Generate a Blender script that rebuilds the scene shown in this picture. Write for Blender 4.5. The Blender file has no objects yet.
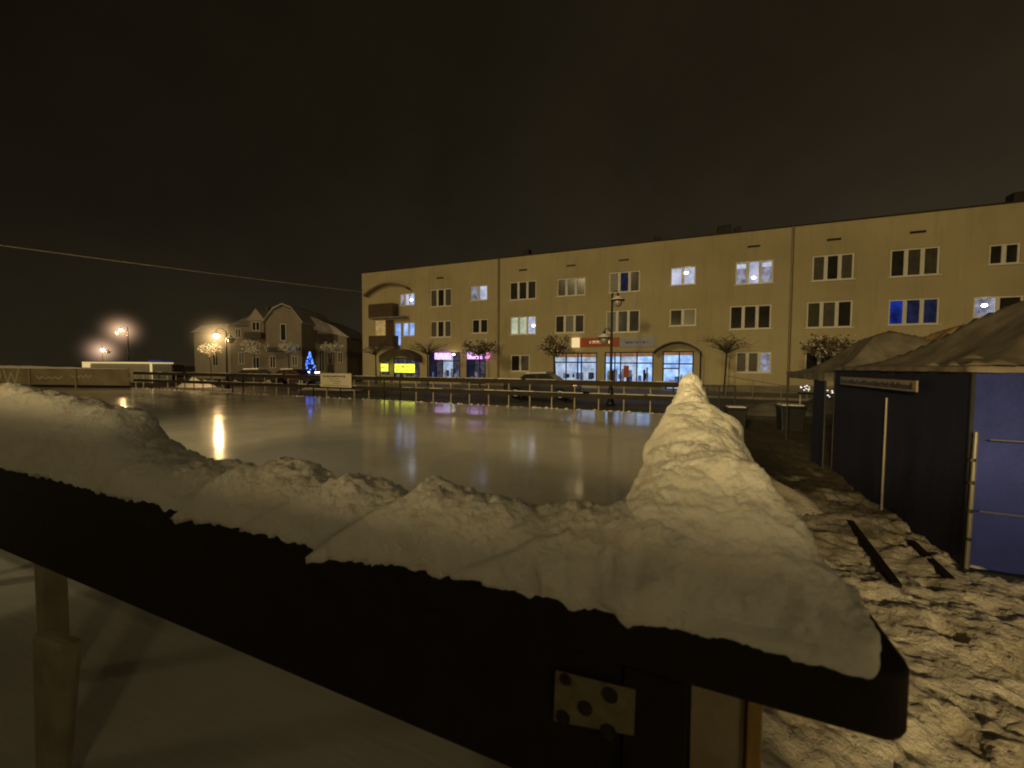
import bpy, bmesh, math, random
from mathutils import Vector, Matrix, noise
random.seed(7)
R = math.radians
SC = bpy.context.scene
COL = SC.collection
TH = R(23.113)          # the camera looks this far to the left of the rink's long normal
HC = 1.8                # eye height
F = 406.07

# ------------------------------------------------------------------ materials
def nd(nt, typ, **kw):
    n = nt.nodes.new(typ)
    for k, v in kw.items():
        if k in n.inputs: n.inputs[k].default_value = v
        else: setattr(n, k, v)
    return n

def mat(name, col, rough=.8, var=.25, scale=3.0, bump=0.0, bscale=40.0, metal=0.0, col2=None, spec=.3, emit=None, estr=0.0, sss=0.0, bdist=.02, detail=6):
    m = bpy.data.materials.new(name); m.use_nodes = True
    nt = m.node_tree; nt.nodes.clear()
    out = nd(nt, 'ShaderNodeOutputMaterial'); p = nd(nt, 'ShaderNodeBsdfPrincipled')
    nt.links.new(p.outputs[0], out.inputs[0])
    tc = nd(nt, 'ShaderNodeTexCoord')
    n = nd(nt, 'ShaderNodeTexNoise', Scale=scale, Detail=detail, Roughness=.62)
    nt.links.new(tc.outputs['Object'], n.inputs['Vector'])
    r = nd(nt, 'ShaderNodeValToRGB')
    c2 = col2 if col2 else tuple(c * (1 - var) for c in col)
    r.color_ramp.elements[0].position = .3; r.color_ramp.elements[1].position = .7
    r.color_ramp.elements[0].color = (*c2, 1); r.color_ramp.elements[1].color = (*col, 1)
    nt.links.new(n.outputs[0], r.inputs[0]); nt.links.new(r.outputs[0], p.inputs['Base Color'])
    p.inputs['Roughness'].default_value = rough
    p.inputs['Metallic'].default_value = metal
    p.inputs['Specular IOR Level'].default_value = spec
    if sss:
        p.inputs['Subsurface Weight'].default_value = sss
        p.inputs['Subsurface Radius'].default_value = (.05, .04, .03)
        p.inputs['Subsurface Scale'].default_value = .55
    if emit:
        p.inputs['Emission Color'].default_value = (*emit, 1); p.inputs['Emission Strength'].default_value = estr
    if bump:
        b = nd(nt, 'ShaderNodeBump', Strength=bump, Distance=bdist)
        n2 = nd(nt, 'ShaderNodeTexNoise', Scale=bscale, Detail=8, Roughness=.65)
        nt.links.new(tc.outputs['Object'], n2.inputs['Vector'])
        nt.links.new(n2.outputs[0], b.inputs['Height']); nt.links.new(b.outputs[0], p.inputs['Normal'])
    return m

def glow(name, c1, c2, strength, scale=2.0, kind='noise', lo=.35, hi=.65):
    """a lit surface seen at night: uneven, never one flat value"""
    m = bpy.data.materials.new(name); m.use_nodes = True
    nt = m.node_tree; nt.nodes.clear()
    out = nd(nt, 'ShaderNodeOutputMaterial'); e = nd(nt, 'ShaderNodeEmission', Strength=strength)
    tc = nd(nt, 'ShaderNodeTexCoord')
    n = nd(nt, 'ShaderNodeTexNoise', Scale=scale, Detail=3, Roughness=.6) if kind == 'noise' else nd(nt, 'ShaderNodeTexVoronoi', Scale=scale)
    nt.links.new(tc.outputs['Object'], n.inputs['Vector'])
    r = nd(nt, 'ShaderNodeValToRGB')
    r.color_ramp.elements[0].position = lo; r.color_ramp.elements[1].position = hi
    r.color_ramp.elements[0].color = (*c1, 1); r.color_ramp.elements[1].color = (*c2, 1)
    nt.links.new(n.outputs[0], r.inputs[0]); nt.links.new(r.outputs[0], e.inputs[0])
    nt.links.new(e.outputs[0], out.inputs[0])
    return m

M = {}
M['snow'] = mat('snow', (.87, .86, .84), .75, .09, 3, bump=.9, bscale=80, spec=.3, sss=.5, bdist=.012)
M['snow_far'] = mat('snow_far', (.8, .79, .76), .8, .15, 2, bump=.4, bscale=12)
M['snow_dirty'] = mat('snow_dirty', (.84, .81, .74), .7, scale=1.6, col2=(.44, .38, .29), bump=.9, bscale=26, bdist=.03)
def darken_far(m):  # base colour turns darker with y, broken up by noise
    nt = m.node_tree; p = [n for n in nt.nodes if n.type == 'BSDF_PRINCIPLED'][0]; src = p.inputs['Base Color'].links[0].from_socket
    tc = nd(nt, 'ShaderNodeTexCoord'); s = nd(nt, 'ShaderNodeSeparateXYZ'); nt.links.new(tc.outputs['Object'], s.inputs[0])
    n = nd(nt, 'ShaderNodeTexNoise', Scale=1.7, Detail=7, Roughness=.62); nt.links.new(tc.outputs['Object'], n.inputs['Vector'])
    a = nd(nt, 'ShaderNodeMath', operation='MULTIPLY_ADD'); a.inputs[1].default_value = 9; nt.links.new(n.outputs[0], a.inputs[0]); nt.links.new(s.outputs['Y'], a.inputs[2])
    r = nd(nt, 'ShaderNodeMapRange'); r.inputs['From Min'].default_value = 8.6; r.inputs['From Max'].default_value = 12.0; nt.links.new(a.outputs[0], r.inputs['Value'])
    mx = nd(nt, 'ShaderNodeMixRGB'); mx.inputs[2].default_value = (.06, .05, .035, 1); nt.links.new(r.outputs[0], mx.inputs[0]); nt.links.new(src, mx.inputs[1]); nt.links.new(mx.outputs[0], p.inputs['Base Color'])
M['ground'] = mat('ground', (.22, .21, .19), .8, scale=.35, col2=(.05, .045, .04), bump=.5, bscale=4, bdist=.08)
M['asphalt'] = mat('asphalt', (.09, .085, .08), .6, scale=.6, col2=(.02, .02, .02), bump=.4, bscale=20, spec=.5)
M['wood_dark'] = mat('wood_dark', (.017, .011, .006), .8, .5, 7, bump=.9, bscale=30, spec=.25, bdist=.01)
M['wood_rail'] = mat('wood_rail', (.04, .028, .017), .7, .5, 4, bump=.4, bscale=14)
M['wood_pale'] = mat('wood_pale', (.46, .40, .28), .8, .35, 9, bump=.5, bscale=30)
M['wood_yellow'] = mat('wood_yellow', (.42, .27, .09), .7, .35, 9, bump=.5, bscale=30)
M['board_pale'] = mat('board_pale', (.42, .38, .28), .7, scale=5, col2=(.26, .22, .13), bump=.4, bscale=20)
M['plate'] = mat('plate', (.24, .215, .13), .6, .45, 30, metal=.2, bump=.3, bscale=90)
M['rust'] = mat('rust', (.030, .022, .012), .7, .5, 40, bump=.5, bscale=90)
M['cream'] = mat('cream', (.58, .51, .335), .9, scale=.16, col2=(.42, .37, .235), bump=.35, bscale=25, detail=12)
def stains(m):
    nt = m.node_tree; p = [n for n in nt.nodes if n.type == 'BSDF_PRINCIPLED'][0]; src = p.inputs['Base Color'].links[0].from_socket
    tc = nd(nt, 'ShaderNodeTexCoord'); mp = nd(nt, 'ShaderNodeMapping'); mp.inputs['Scale'].default_value = (1.6, 1, .16); nt.links.new(tc.outputs['Object'], mp.inputs['Vector'])
    n = nd(nt, 'ShaderNodeTexNoise', Scale=1.5, Detail=8, Roughness=.65); nt.links.new(mp.outputs[0], n.inputs['Vector'])
    r = nd(nt, 'ShaderNodeMapRange'); r.inputs['From Min'].default_value = .5; r.inputs['From Max'].default_value = .8; r.inputs['To Min'].default_value = 0; r.inputs['To Max'].default_value = .38
    nt.links.new(n.outputs[0], r.inputs['Value'])
    mx = nd(nt, 'ShaderNodeMixRGB'); mx.inputs[2].default_value = (.24, .20, .13, 1); nt.links.new(r.outputs[0], mx.inputs[0]); nt.links.new(src, mx.inputs[1]); nt.links.new(mx.outputs[0], p.inputs['Base Color'])
stains(M['cream'])
M['plinth'] = mat('plinth', (.28, .25, .2), .9, .35, 1.2, bump=.4, bscale=18)
M['roof'] = mat('roof', (.05, .045, .04), .8, .4, 2, bump=.3)
M['snow_roof'] = mat('snow_roof', (.74, .72, .68), .8, scale=.8, col2=(.34, .32, .30), bump=.4, bscale=6)
M['pipe'] = mat('pipe', (.30, .25, .16), .5, .2, 2, metal=.3)
M['white'] = mat('white_frame', (.84, .82, .77), .5, .12, 3)
M['glass_dark'] = mat('glass_dark', (.045, .043, .036), .12, .6, 1.2, spec=.8)
M['glass_curtain'] = mat('glass_curtain', (.085, .076, .055), .4, scale=5, col2=(.035, .032, .025), spec=.7)
M['glass_green'] = mat('glass_green', (.06, .07, .022), .3, .5, 2, spec=.7)
M['brown'] = mat('brown_panel', (.11, .075, .05), .7, .3, 2)
M['metal_dark'] = mat('metal_dark', (.03, .03, .032), .45, .3, 8, metal=.3)
M['metal_grey'] = mat('metal_grey', (.42, .40, .36), .4, .25, 12, metal=.5)
M['awning'] = mat('awning', (.12, .10, .085), .8, .4, 2, bump=.3)
M['house'] = mat('house', (.42, .36, .29), .9, .25, .6, bump=.3, bscale=20)
M['house_pale'] = mat('house_pale', (.58, .52, .42), .9, .2, .7, bump=.3, bscale=20)
M['house_dark'] = mat('house_dark', (.17, .15, .13), .9, .3, .8, bump=.3)
M['canopy_brown'] = mat('canopy_brown', (.26, .21, .14), .8, .3, 2, bump=.3)
M['bark'] = mat('bark', (.09, .065, .045), .9, .4, 20, bump=.5)
M['leaf'] = mat('leaf', (.24, .18, .08), .8, .5, 5)
M['conifer'] = mat('conifer', (.06, .055, .03), .9, .5, 3)
M['canopy'] = mat('canopy', (.21, .185, .155), .8, scale=2.6, col2=(.075, .068, .058), bump=.4, bscale=7, bdist=.03)
M['canopy_pale'] = mat('canopy_pale', (.24, .21, .165), .8, scale=3, col2=(.2, .17, .13), bump=.4, bscale=7, bdist=.03)
M['canopy_tan'] = mat('canopy_tan', (.52, .34, .16), .8, scale=4, col2=(.24, .16, .09), bump=.4, bscale=7, bdist=.03)
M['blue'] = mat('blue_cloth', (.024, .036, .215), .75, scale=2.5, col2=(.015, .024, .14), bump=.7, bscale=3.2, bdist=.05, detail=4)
M['blue_shaded'] = mat('blue_cloth_shaded', (.014, .017, .05), .75, .3, 1.5, bump=.5, bscale=3, bdist=.04)  # same blue cloth, with the shade of the unlit sides put into its colour
M['pole'] = mat('pole', (.20, .19, .165), .4, .2, 20, metal=.4)
M['sign_board'] = mat('sign_board', (.62, .58, .46), .6, .12, 5)
M['sign_ink'] = mat('sign_ink', (.10, .09, .08), .7, .2, 9)
M['banner'] = mat('banner', (.34, .29, .19), .8, scale=.9, col2=(.20, .165, .10), bump=.5, bscale=5)
M['paint_pale'] = mat('paint_pale', (.62, .58, .47), .8, .25, 4)
M['red_sign'] = mat('red_sign', (.30, .05, .025), .5, .2, 3, emit=(.9, .16, .02), estr=.05)
M['grey_sign'] = mat('grey_sign', (.34, .33, .36), .6, .15, 3, emit=(.5, .5, .6), estr=.04)
M['cream_sign'] = mat('cream_sign', (.8, .7, .4), .6, .1, 3, emit=(1, .8, .35), estr=.55)
M['orange_strip'] = glow('orange_strip', (.20, .10, .04), (.30, .15, .06), 1.0, 3)
M['car'] = mat('car_paint', (.022, .022, .025), .3, .3, 3, spec=.6)
M['car_red'] = mat('car_paint_wine', (.06, .014, .01), .3, .3, 3, spec=.6)
M['tyre'] = mat('tyre', (.02, .02, .02), .9, .3, 9)
M['rim'] = mat('rim', (.4, .4, .4), .4, .2, 9, metal=.7)
M['lit_white'] = glow('lit_white', (.34, .38, .52), (.66, .68, .85), .9, 1.4)
M['lit_blue'] = glow('lit_blue', (.14, .30, .78), (.45, .62, 1.0), 1.0, 1.2)
M['lit_green'] = glow('lit_green', (.32, .38, .26), (.60, .64, .45), .9, 1.5)
M['lit_dim'] = glow('lit_dim', (.10, .10, .13), (.33, .33, .42), 1.0, 2.4)
M['deep_blue'] = glow('deep_blue', (.006, .011, .06), (.012, .035, .33), .8, .9, lo=.4, hi=.6)
M['dim_blue'] = glow('dim_blue', (.012, .014, .035), (.025, .03, .07), .6, 1.5)
M['bulb'] = glow('bulb', (1, .95, .9), (1, .97, .95), 9, 1)
M['shop_lit'] = glow('shop_lit', (.16, .30, .62), (.46, .68, 1.0), 1.3, 1.3)
M['shop_pale'] = glow('shop_pale', (.26, .32, .44), (.55, .68, .92), .95, 1.6)
M['shop_dark'] = glow('shop_dark', (.02, .02, .035), (.10, .09, .12), .8, 2.6)
M['shelf_dark'] = mat('shelf_dark', (.05, .045, .05), .7, .5, 9)
M['goods_grey'] = glow('goods_grey', (.10, .10, .14), (.22, .22, .28), .8, 5)
M['goods_blue'] = glow('goods_blue', (.05, .07, .16), (.14, .18, .36), .8, 5)
M['goods_tan'] = glow('goods_tan', (.14, .10, .07), (.30, .24, .18), .8, 5)
M['purple'] = glow('purple', (.50, .20, .75), (.85, .50, .98), 2.0, 4)
M['pink'] = glow('pink', (.75, .15, .42), (.95, .4, .7), 1.1, 4)
M['yellow'] = glow('yellow', (.42, .50, .02), (.85, .90, .08), 2.2, 5)
M['neon_mark'] = glow('neon_mark', (.9, .75, 1), (1, .85, 1), 1.6, 5)
M['yellow_ink'] = mat('yellow_ink', (.10, .11, .01), .7, .2, 9)
M['led_blue'] = glow('led_blue', (.02, .08, 1.0), (.10, .25, 1.0), 4.0, 20)
M['led_white'] = glow('led_white', (.6, .75, 1.0), (.9, .95, 1.0), 7, 20)
M['lamp_lit'] = glow('lamp_lit', (1, .66, .24), (1, .74, .34), 32, 1)
M['lamp_lit_pink'] = glow('lamp_lit_pink', (1, .66, .42), (1, .76, .5), 26, 1)
M['lamp_glass'] = mat('lamp_glass', (.35, .32, .26), .25, .2, 6, spec=.7)
M['tail'] = glow('tail', (1, .35, .05), (1, .45, .08), 4, 1)
M['tail_red'] = glow('tail_red', (1, .1, .04), (1, .15, .05), .25, 1)
M['warm_lit'] = glow('warm_lit', (.45, .27, .08), (.65, .42, .15), .6, 2)

def ice_material():
    m = bpy.data.materials.new('ice'); m.use_nodes = True
    nt = m.node_tree; nt.nodes.clear()
    out = nd(nt, 'ShaderNodeOutputMaterial'); p = nd(nt, 'ShaderNodeBsdfPrincipled')
    tc = nd(nt, 'ShaderNodeTexCoord')
    n = nd(nt, 'ShaderNodeTexNoise', Scale=.35, Detail=7, Roughness=.6)
    r = nd(nt, 'ShaderNodeValToRGB')
    r.color_ramp.elements[0].position = .32; r.color_ramp.elements[1].position = .7
    r.color_ramp.elements[0].color = (.58, .57, .52, 1); r.color_ramp.elements[1].color = (.84, .83, .78, 1)
    nt.links.new(tc.outputs['Object'], n.inputs['Vector']); nt.links.new(n.outputs[0], r.inputs[0])
    # skate scratches: noise stretched along two directions
    mp = nd(nt, 'ShaderNodeMapping'); mp.inputs['Scale'].default_value = (.6, 14, 1); mp.inputs['Rotation'].default_value = (0, 0, .5)
    s = nd(nt, 'ShaderNodeTexNoise', Scale=3.0, Detail=6, Roughness=.7)
    nt.links.new(tc.outputs['Object'], mp.inputs['Vector']); nt.links.new(mp.outputs[0], s.inputs['Vector'])
    mx = nd(nt, 'ShaderNodeMixRGB'); mx.blend_type = 'OVERLAY'; mx.inputs[0].default_value = .55
    nt.links.new(r.outputs[0], mx.inputs[1]); nt.links.new(s.outputs[0], mx.inputs[2])
    nt.links.new(mx.outputs[0], p.inputs['Base Color'])
    rr = nd(nt, 'ShaderNodeMapRange'); rr.inputs['To Min'].default_value = .07; rr.inputs['To Max'].default_value = .19
    rr.inputs['From Min'].default_value = .3; rr.inputs['From Max'].default_value = .75
    n3 = nd(nt, 'ShaderNodeTexNoise', Scale=.8, Detail=6, Roughness=.6)
    nt.links.new(tc.outputs['Object'], n3.inputs['Vector'])
    nt.links.new(n3.outputs[0], rr.inputs['Value']); nt.links.new(rr.outputs[0], p.inputs['Roughness'])
    b = nd(nt, 'ShaderNodeBump', Strength=.08, Distance=.01)
    n4 = nd(nt, 'ShaderNodeTexNoise', Scale=5, Detail=5, Roughness=.6)
    nt.links.new(tc.outputs['Object'], n4.inputs['Vector'])
    nt.links.new(n4.outputs[0], b.inputs['Height']); nt.links.new(b.outputs[0], p.inputs['Normal'])
    p.inputs['Specular IOR Level'].default_value = .5
    p.inputs['IOR'].default_value = 1.33
    nt.links.new(p.outputs[0], out.inputs[0])
    return m
M['ice'] = ice_material()

# ------------------------------------------------------------------ mesh builder
class MB:
    def __init__(s): s.v = []; s.f = []; s.mi = []; s.cur = 0
    def add(s, vs, fs):
        o = len(s.v); s.v += [tuple(v) for v in vs]
        s.f += [tuple(i + o for i in f) for f in fs]; s.mi += [s.cur] * len(fs)
        return s
    def box(s, x0, x1, y0, y1, z0, z1, rot=0, c=None):
        vs = [Vector((x, y, z)) for z in (z0, z1) for y in (y0, y1) for x in (x0, x1)]
        if rot:
            c = Vector(c) if c else Vector(((x0 + x1) / 2, (y0 + y1) / 2, 0))
            m = Matrix.Rotation(rot, 3, 'Z'); vs = [m @ (v - c) + c for v in vs]
        return s.add(vs, [(0, 2, 3, 1), (4, 5, 7, 6), (0, 1, 5, 4), (2, 6, 7, 3), (0, 4, 6, 2), (1, 3, 7, 5)])
    def tube(s, pts, rad, n=8, caps=True):
        pts = [Vector(p) for p in pts]
        if not isinstance(rad, (list, tuple)): rad = [rad] * len(pts)
        vs = []; 
        for i, p in enumerate(pts):
            d = (pts[min(i + 1, len(pts) - 1)] - pts[max(i - 1, 0)]).normalized()
            a = Vector((0, 0, 1)) if abs(d.z) < .9 else Vector((1, 0, 0))
            u = d.cross(a).normalized(); w = d.cross(u)
            for k in range(n):
                t = 2 * math.pi * k / n
                vs.append(p + (u * math.cos(t) + w * math.sin(t)) * rad[i])
        fs = []
        for i in range(len(pts) - 1):
            for k in range(n):
                a, b = i * n + k, i * n + (k + 1) % n
                fs.append((a, b, b + n, a + n))
        if caps: fs += [tuple(range(n))[::-1], tuple(range((len(pts) - 1) * n, len(pts) * n))]
        return s.add(vs, fs)
    def lathe(s, c, prof, n=16):
        c = Vector(c); vs = []
        for (r, z) in prof:
            for k in range(n):
                t = 2 * math.pi * k / n; vs.append(c + Vector((r * math.cos(t), r * math.sin(t), z)))
        fs = []
        for i in range(len(prof) - 1):
            for k in range(n):
                a, b = i * n + k, i * n + (k + 1) % n
                fs.append((a, b, b + n, a + n))
        return s.add(vs, fs)
    def prism(s, poly, y0, y1):   # polygon in xz, extruded in y
        n = len(poly)
        vs = [(x, y0, z) for x, z in poly] + [(x, y1, z) for x, z in poly]
        fs = [tuple(range(n)), tuple(range(n, 2 * n))[::-1]]
        for k in range(n): fs.append((k, k + n, (k + 1) % n + n, (k + 1) % n))
        return s.add(vs, fs)
    def prism_x(s, poly, x0, x1):  # polygon in yz, extruded in x
        n = len(poly)
        vs = [(x0, y, z) for y, z in poly] + [(x1, y, z) for y, z in poly]
        fs = [tuple(range(n))[::-1], tuple(range(n, 2 * n))]
        for k in range(n): fs.append((k, (k + 1) % n, (k + 1) % n + n, k + n))
        return s.add(vs, fs)
    def build(s, name, m, parent=None, smooth=False, bevel=0):
        me = bpy.data.meshes.new(name); me.from_pydata(s.v, [], s.f); me.validate()
        for k in (m if isinstance(m, (list, tuple)) else [m]): me.materials.append(k if not isinstance(k, str) else M[k])
        if max(s.mi or [0]) > 0:
            for p, i in zip(me.polygons, s.mi): p.material_index = i
        bm = bmesh.new(); bm.from_mesh(me); bmesh.ops.recalc_face_normals(bm, faces=bm.faces); bm.to_mesh(me); bm.free()
        if smooth: me.shade_smooth()
        o = bpy.data.objects.new(name, me); COL.objects.link(o)
        if parent: o.parent = parent
        if bevel:
            b = o.modifiers.new('b', 'BEVEL'); b.width = bevel; b.segments = 2
        return o

def tag(o, label=None, cat=None, group=None, kind=None):
    if label: o['label'] = label
    if cat: o['category'] = cat
    if group: o['group'] = group
    if kind: o['kind'] = kind
    return o
def empty(name, loc=(0, 0, 0), rz=0, **kw):
    o = bpy.data.objects.new(name, None); COL.objects.link(o); o.location = loc; o.rotation_euler = (0, 0, rz)
    o.empty_display_size = .2
    return tag(o, **kw)
def cam_at(px, py, Z):
    """a point at depth Z in the frame turned with the view axis (origin at the photographer's feet)"""
    hz = 366.7 + (px - 512) * .0068
    return ((px - 512) / F * Z, Z, HC + (hz - py) / F * Z)
def turn(v):
    x, y, z = v
    return Vector((x * math.cos(TH) - y * math.sin(TH), x * math.sin(TH) + y * math.cos(TH), z))
def fbm(p, o=5): return noise.fractal(p, .9, 2.1, o, noise_basis='PERLIN_ORIGINAL')
def interp(x, tab):
    if x <= tab[0][0]: return tab[0][1]
    for (a, b), (c, d) in zip(tab, tab[1:]):
        if x <= c:
            t = (x - a) / (c - a); t = t * t * (3 - 2 * t); return b + (d - b) * t
    return tab[-1][1]

# ------------------------------------------------------------------ setting: ground, ice, street
MB().add([(-500, -200, -.03), (500, -200, -.03), (500, 700, -.03), (-500, 700, -.03)], [(0, 1, 2, 3)]).build('ground', 'ground').__setitem__('kind', 'structure')
ICEY = 16.95
ice = MB(); ice.add([(.0, .50, 0), (.0, ICEY, 0), (-38.5, ICEY, 0), (-53, 12.3, 0), (-53, .50, 0)], [(0, 1, 2, 3, 4)])
ice.build('ice', 'ice').__setitem__('kind', 'structure')
MB().add([(-200, 20.5, -.022), (60, 20.5, -.022), (60, 27.5, -.022), (-200, 27.5, -.022)], [(0, 1, 2, 3)]).build('road', 'asphalt').__setitem__('kind', 'structure')
pv = MB().box(-45, 60, 27.6, 33, -.02, .1)
pv.build('pavement', mat('pavement', (.30, .28, .25), .8, scale=.9, col2=(.12, .11, .10), bump=.4, bscale=9)).__setitem__('kind', 'structure')
MB().box(-45, 60, 27.5, 27.6, -.02, .12).build('kerb', 'plinth').__setitem__('kind', 'structure')

# trampled snow beside the rink: a real, uneven sheet
M['trod'] = mat('trod', (.46, .42, .35), .8, scale=1.2, col2=(.26, .23, .18), bump=.6, bscale=14, bdist=.03)
MB().add([(-12, -6, .004), (.17, -6, .004), (.17, .55, .004), (-12, .55, .004)], [(0, 1, 2, 3)]).build('path', 'trod').__setitem__('kind', 'structure')
def snow_ground():
    x0, x1, y0, y1 = .16, 7.0, -1.5, 16.0
    xs = []; x = x0
    while x < x1: xs.append(x); x += .022 + .012 * max(0, x - 2)
    ys = []; y = y0
    while y < y1: ys.append(y); y += .024 + .010 * max(0, y - 4)
    prints = []
    rnd = random.Random(3)
    for k in range(210):
        a = rnd.uniform(-.5, .3); prints.append((rnd.uniform(.3, 4.5), rnd.uniform(.8, 8.5), a, rnd.uniform(.10, .16), rnd.uniform(.05, .075), rnd.uniform(.015, .042)))
    grid = {}
    for p in prints: grid.setdefault((int(p[0] * 2), int(p[1] * 2)), []).append(p)
    def h(x, y):
        v = Vector((x, y, 0))
        z = .045 + .05 * fbm(v * 1.4 + Vector((3, 1, 0)), 3) + .030 * fbm(v * 6, 4) + .016 * fbm(v * 17, 4) + .010 * noise.noise(v * 30) + .006 * noise.noise(v * 55)
        rut = noise.noise(Vector((x * 3.0 + .3 * noise.noise(v), y * .35, 4)))
        z += .024 * rut
        # low drift against the foot of the barrier
        z += .10 * math.exp(-((x - .25) / .28) ** 2)
        gx, gy = int(x * 2), int(y * 2)
        for i in (-1, 0, 1):
            for j in (-1, 0, 1):
                for (px, py, a, l, w, d) in grid.get((gx + i, gy + j), ()):
                    dx, dy = x - px, y - py
                    u = dx * math.sin(a) + dy * math.cos(a); q = dx * math.cos(a) - dy * math.sin(a)
                    e = (u / l) ** 2 + (q / w) ** 2
                    if e < 2.6: z += d * ((-1 if e < 1 else .35 * math.exp(-(e - 1) * 2)) )* (1 if e >= 1 else 1 - .4 * e)
        return max(z, -.015 + .003 * noise.noise(v * 30))
    m = MB(); nx = len(xs)
    m.v = [(x, y, h(x, y)) for y in ys for x in xs]
    m.f = [(j * nx + i, j * nx + i + 1, (j + 1) * nx + i + 1, (j + 1) * nx + i) for j in range(len(ys) - 1) for i in range(nx - 1)]
    m.mi = [0] * len(m.f)
    M['path_snow'] = M['snow_dirty'].copy(); M['path_snow'].name = 'path_snow'; darken_far(M['path_snow'])
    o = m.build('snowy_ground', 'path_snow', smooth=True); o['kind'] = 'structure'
snow_ground()

# ------------------------------------------------------------------ near barrier
nb = empty('rink_barrier', (-3, .97, 0), label='black timber rink barrier in the foreground, its wide handrail buried under snow', cat='barrier', group='timber barriers round the ice rink')
def rel(mb, o):
    mb.v = [tuple(Vector(v) - o.location) for v in mb.v]; return mb
# handrail with rounded corner at its right end
def capmesh():
    m = MB(); pts = [(-7.0, .9), (.33, .9)]
    for k in range(1, 7):
        a = -math.pi / 2 + math.pi / 2 * k / 6
        pts.append((.33 + .06 * math.cos(a), .96 + .06 * math.sin(a)))
    pts += [(.39, 1.19), (-7.0, 1.19)]
    n = len(pts)
    m.add([(x, y, 1.135) for x, y in pts] + [(x, y, 1.265) for x, y in pts],
          [tuple(range(n))[::-1], tuple(range(n, 2 * n))] + [(k, (k + 1) % n, (k + 1) % n + n, k + n) for k in range(n)])
    return m
rel(capmesh(), nb).build('handrail', 'wood_dark', nb, bevel=.012)
rel(MB().box(-7.0, -.115, .915, .985, .775, 1.132), nb).build('board', 'wood_dark', nb, bevel=.006)
rel(MB().box(-.112, .02, .908, 1.03, .0, 1.133), nb).build('post', 'wood_dark', nb, bevel=.006)
rel(MB().box(-.30, -.114, .909, .914, .60, .774), nb).build('patch_board', 'wood_dark', nb)
for x in (-3.30, -5.5):
    p = rel(MB().box(x, x + .10, .99, 1.09, .0, 1.133), nb).build('post', 'board_pale', nb, bevel=.008)
stub = MB(); stub.add([(-2.56, .74, 0), (-2.37, .74, 0), (-2.37, .80, 0), (-2.56, .80, 0), (-2.53, .74, .66), (-2.22, .74, .69), (-2.22, .80, .69), (-2.53, .80, .66)], [(0, 1, 2, 3), (4, 5, 6, 7), (0, 1, 5, 4), (1, 2, 6, 5), (2, 3, 7, 6), (3, 0, 4, 7)])
rel(stub, nb).build('pale_block', 'board_pale', nb, bevel=.025)  # pale block added for a blurred pale shape, not a real leg
# galvanised plate with bolts
pl = MB()
pl.add([(-.268, .904, 1.078), (-.085, .904, 1.090), (-.087, .904, .985), (-.272, .904, .952)], [(0, 1, 2, 3)])
pl.add([(-.268, .9075, 1.078), (-.085, .9075, 1.090), (-.087, .9075, .985), (-.272, .9075, .952)], [(3, 2, 1, 0)])
pl.add([(-.268, .904, 1.078), (-.085, .904, 1.090), (-.087, .904, .985), (-.272, .904, .952), (-.268, .9075, 1.078), (-.085, .9075, 1.090), (-.087, .9075, .985), (-.272, .9075, .952)],
       [(0, 4, 5, 1), (1, 5, 6, 2), (2, 6, 7, 3), (3, 7, 4, 0)])
plate = rel(pl, nb).build('bracket', 'plate', nb)
for bx, bz, r in ((-.243, 1.066, .014), (-.196, 1.012, .017), (-.14, 1.062, .018), (-.248, .972, .017), (-.142, .975, .018)):
    b = MB(); n = 14
    b.add([(bx + r * math.cos(2 * math.pi * k / n), yy, bz + r * .95 * math.sin(2 * math.pi * k / n)) for yy in (.9035, .899) for k in range(n)],
          [tuple(range(n, 2 * n))] + [(k, (k + 1) % n, (k + 1) % n + n, k + n) for k in range(n)])
    rel(b, nb).build('bolt', 'rust', plate)

# side barrier, running away from the corner
sb = empty('rink_barrier', (0, 9, 0), label='side barrier running away from the corner behind the tall snow heap', cat='barrier', group='timber barriers round the ice rink')
rel(MB().box(-.12, .17, 1.2, 16.9, 1.14, 1.262), sb).build('handrail', 'wood_rail', sb)
rel(MB().box(-.02, .03, 1.25, 16.9, .78, 1.135), sb).build('board', 'wood_rail', sb)
rel(MB().box(.032, .145, 1.05, 1.09, .0, 1.12), sb).build('side_panel', 'board_pale', sb)
rel(MB().box(.147, .178, 1.035, 1.10, .0, 1.125), sb).build('edge_post', 'wood_yellow', sb, bevel=.004)
for k in range(8):
    rel(MB().box(-.03, .05, 2.9 + 2 * k, 3.0 + 2 * k, 0, 1.135), sb).build('post', 'wood_rail', sb)

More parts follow.
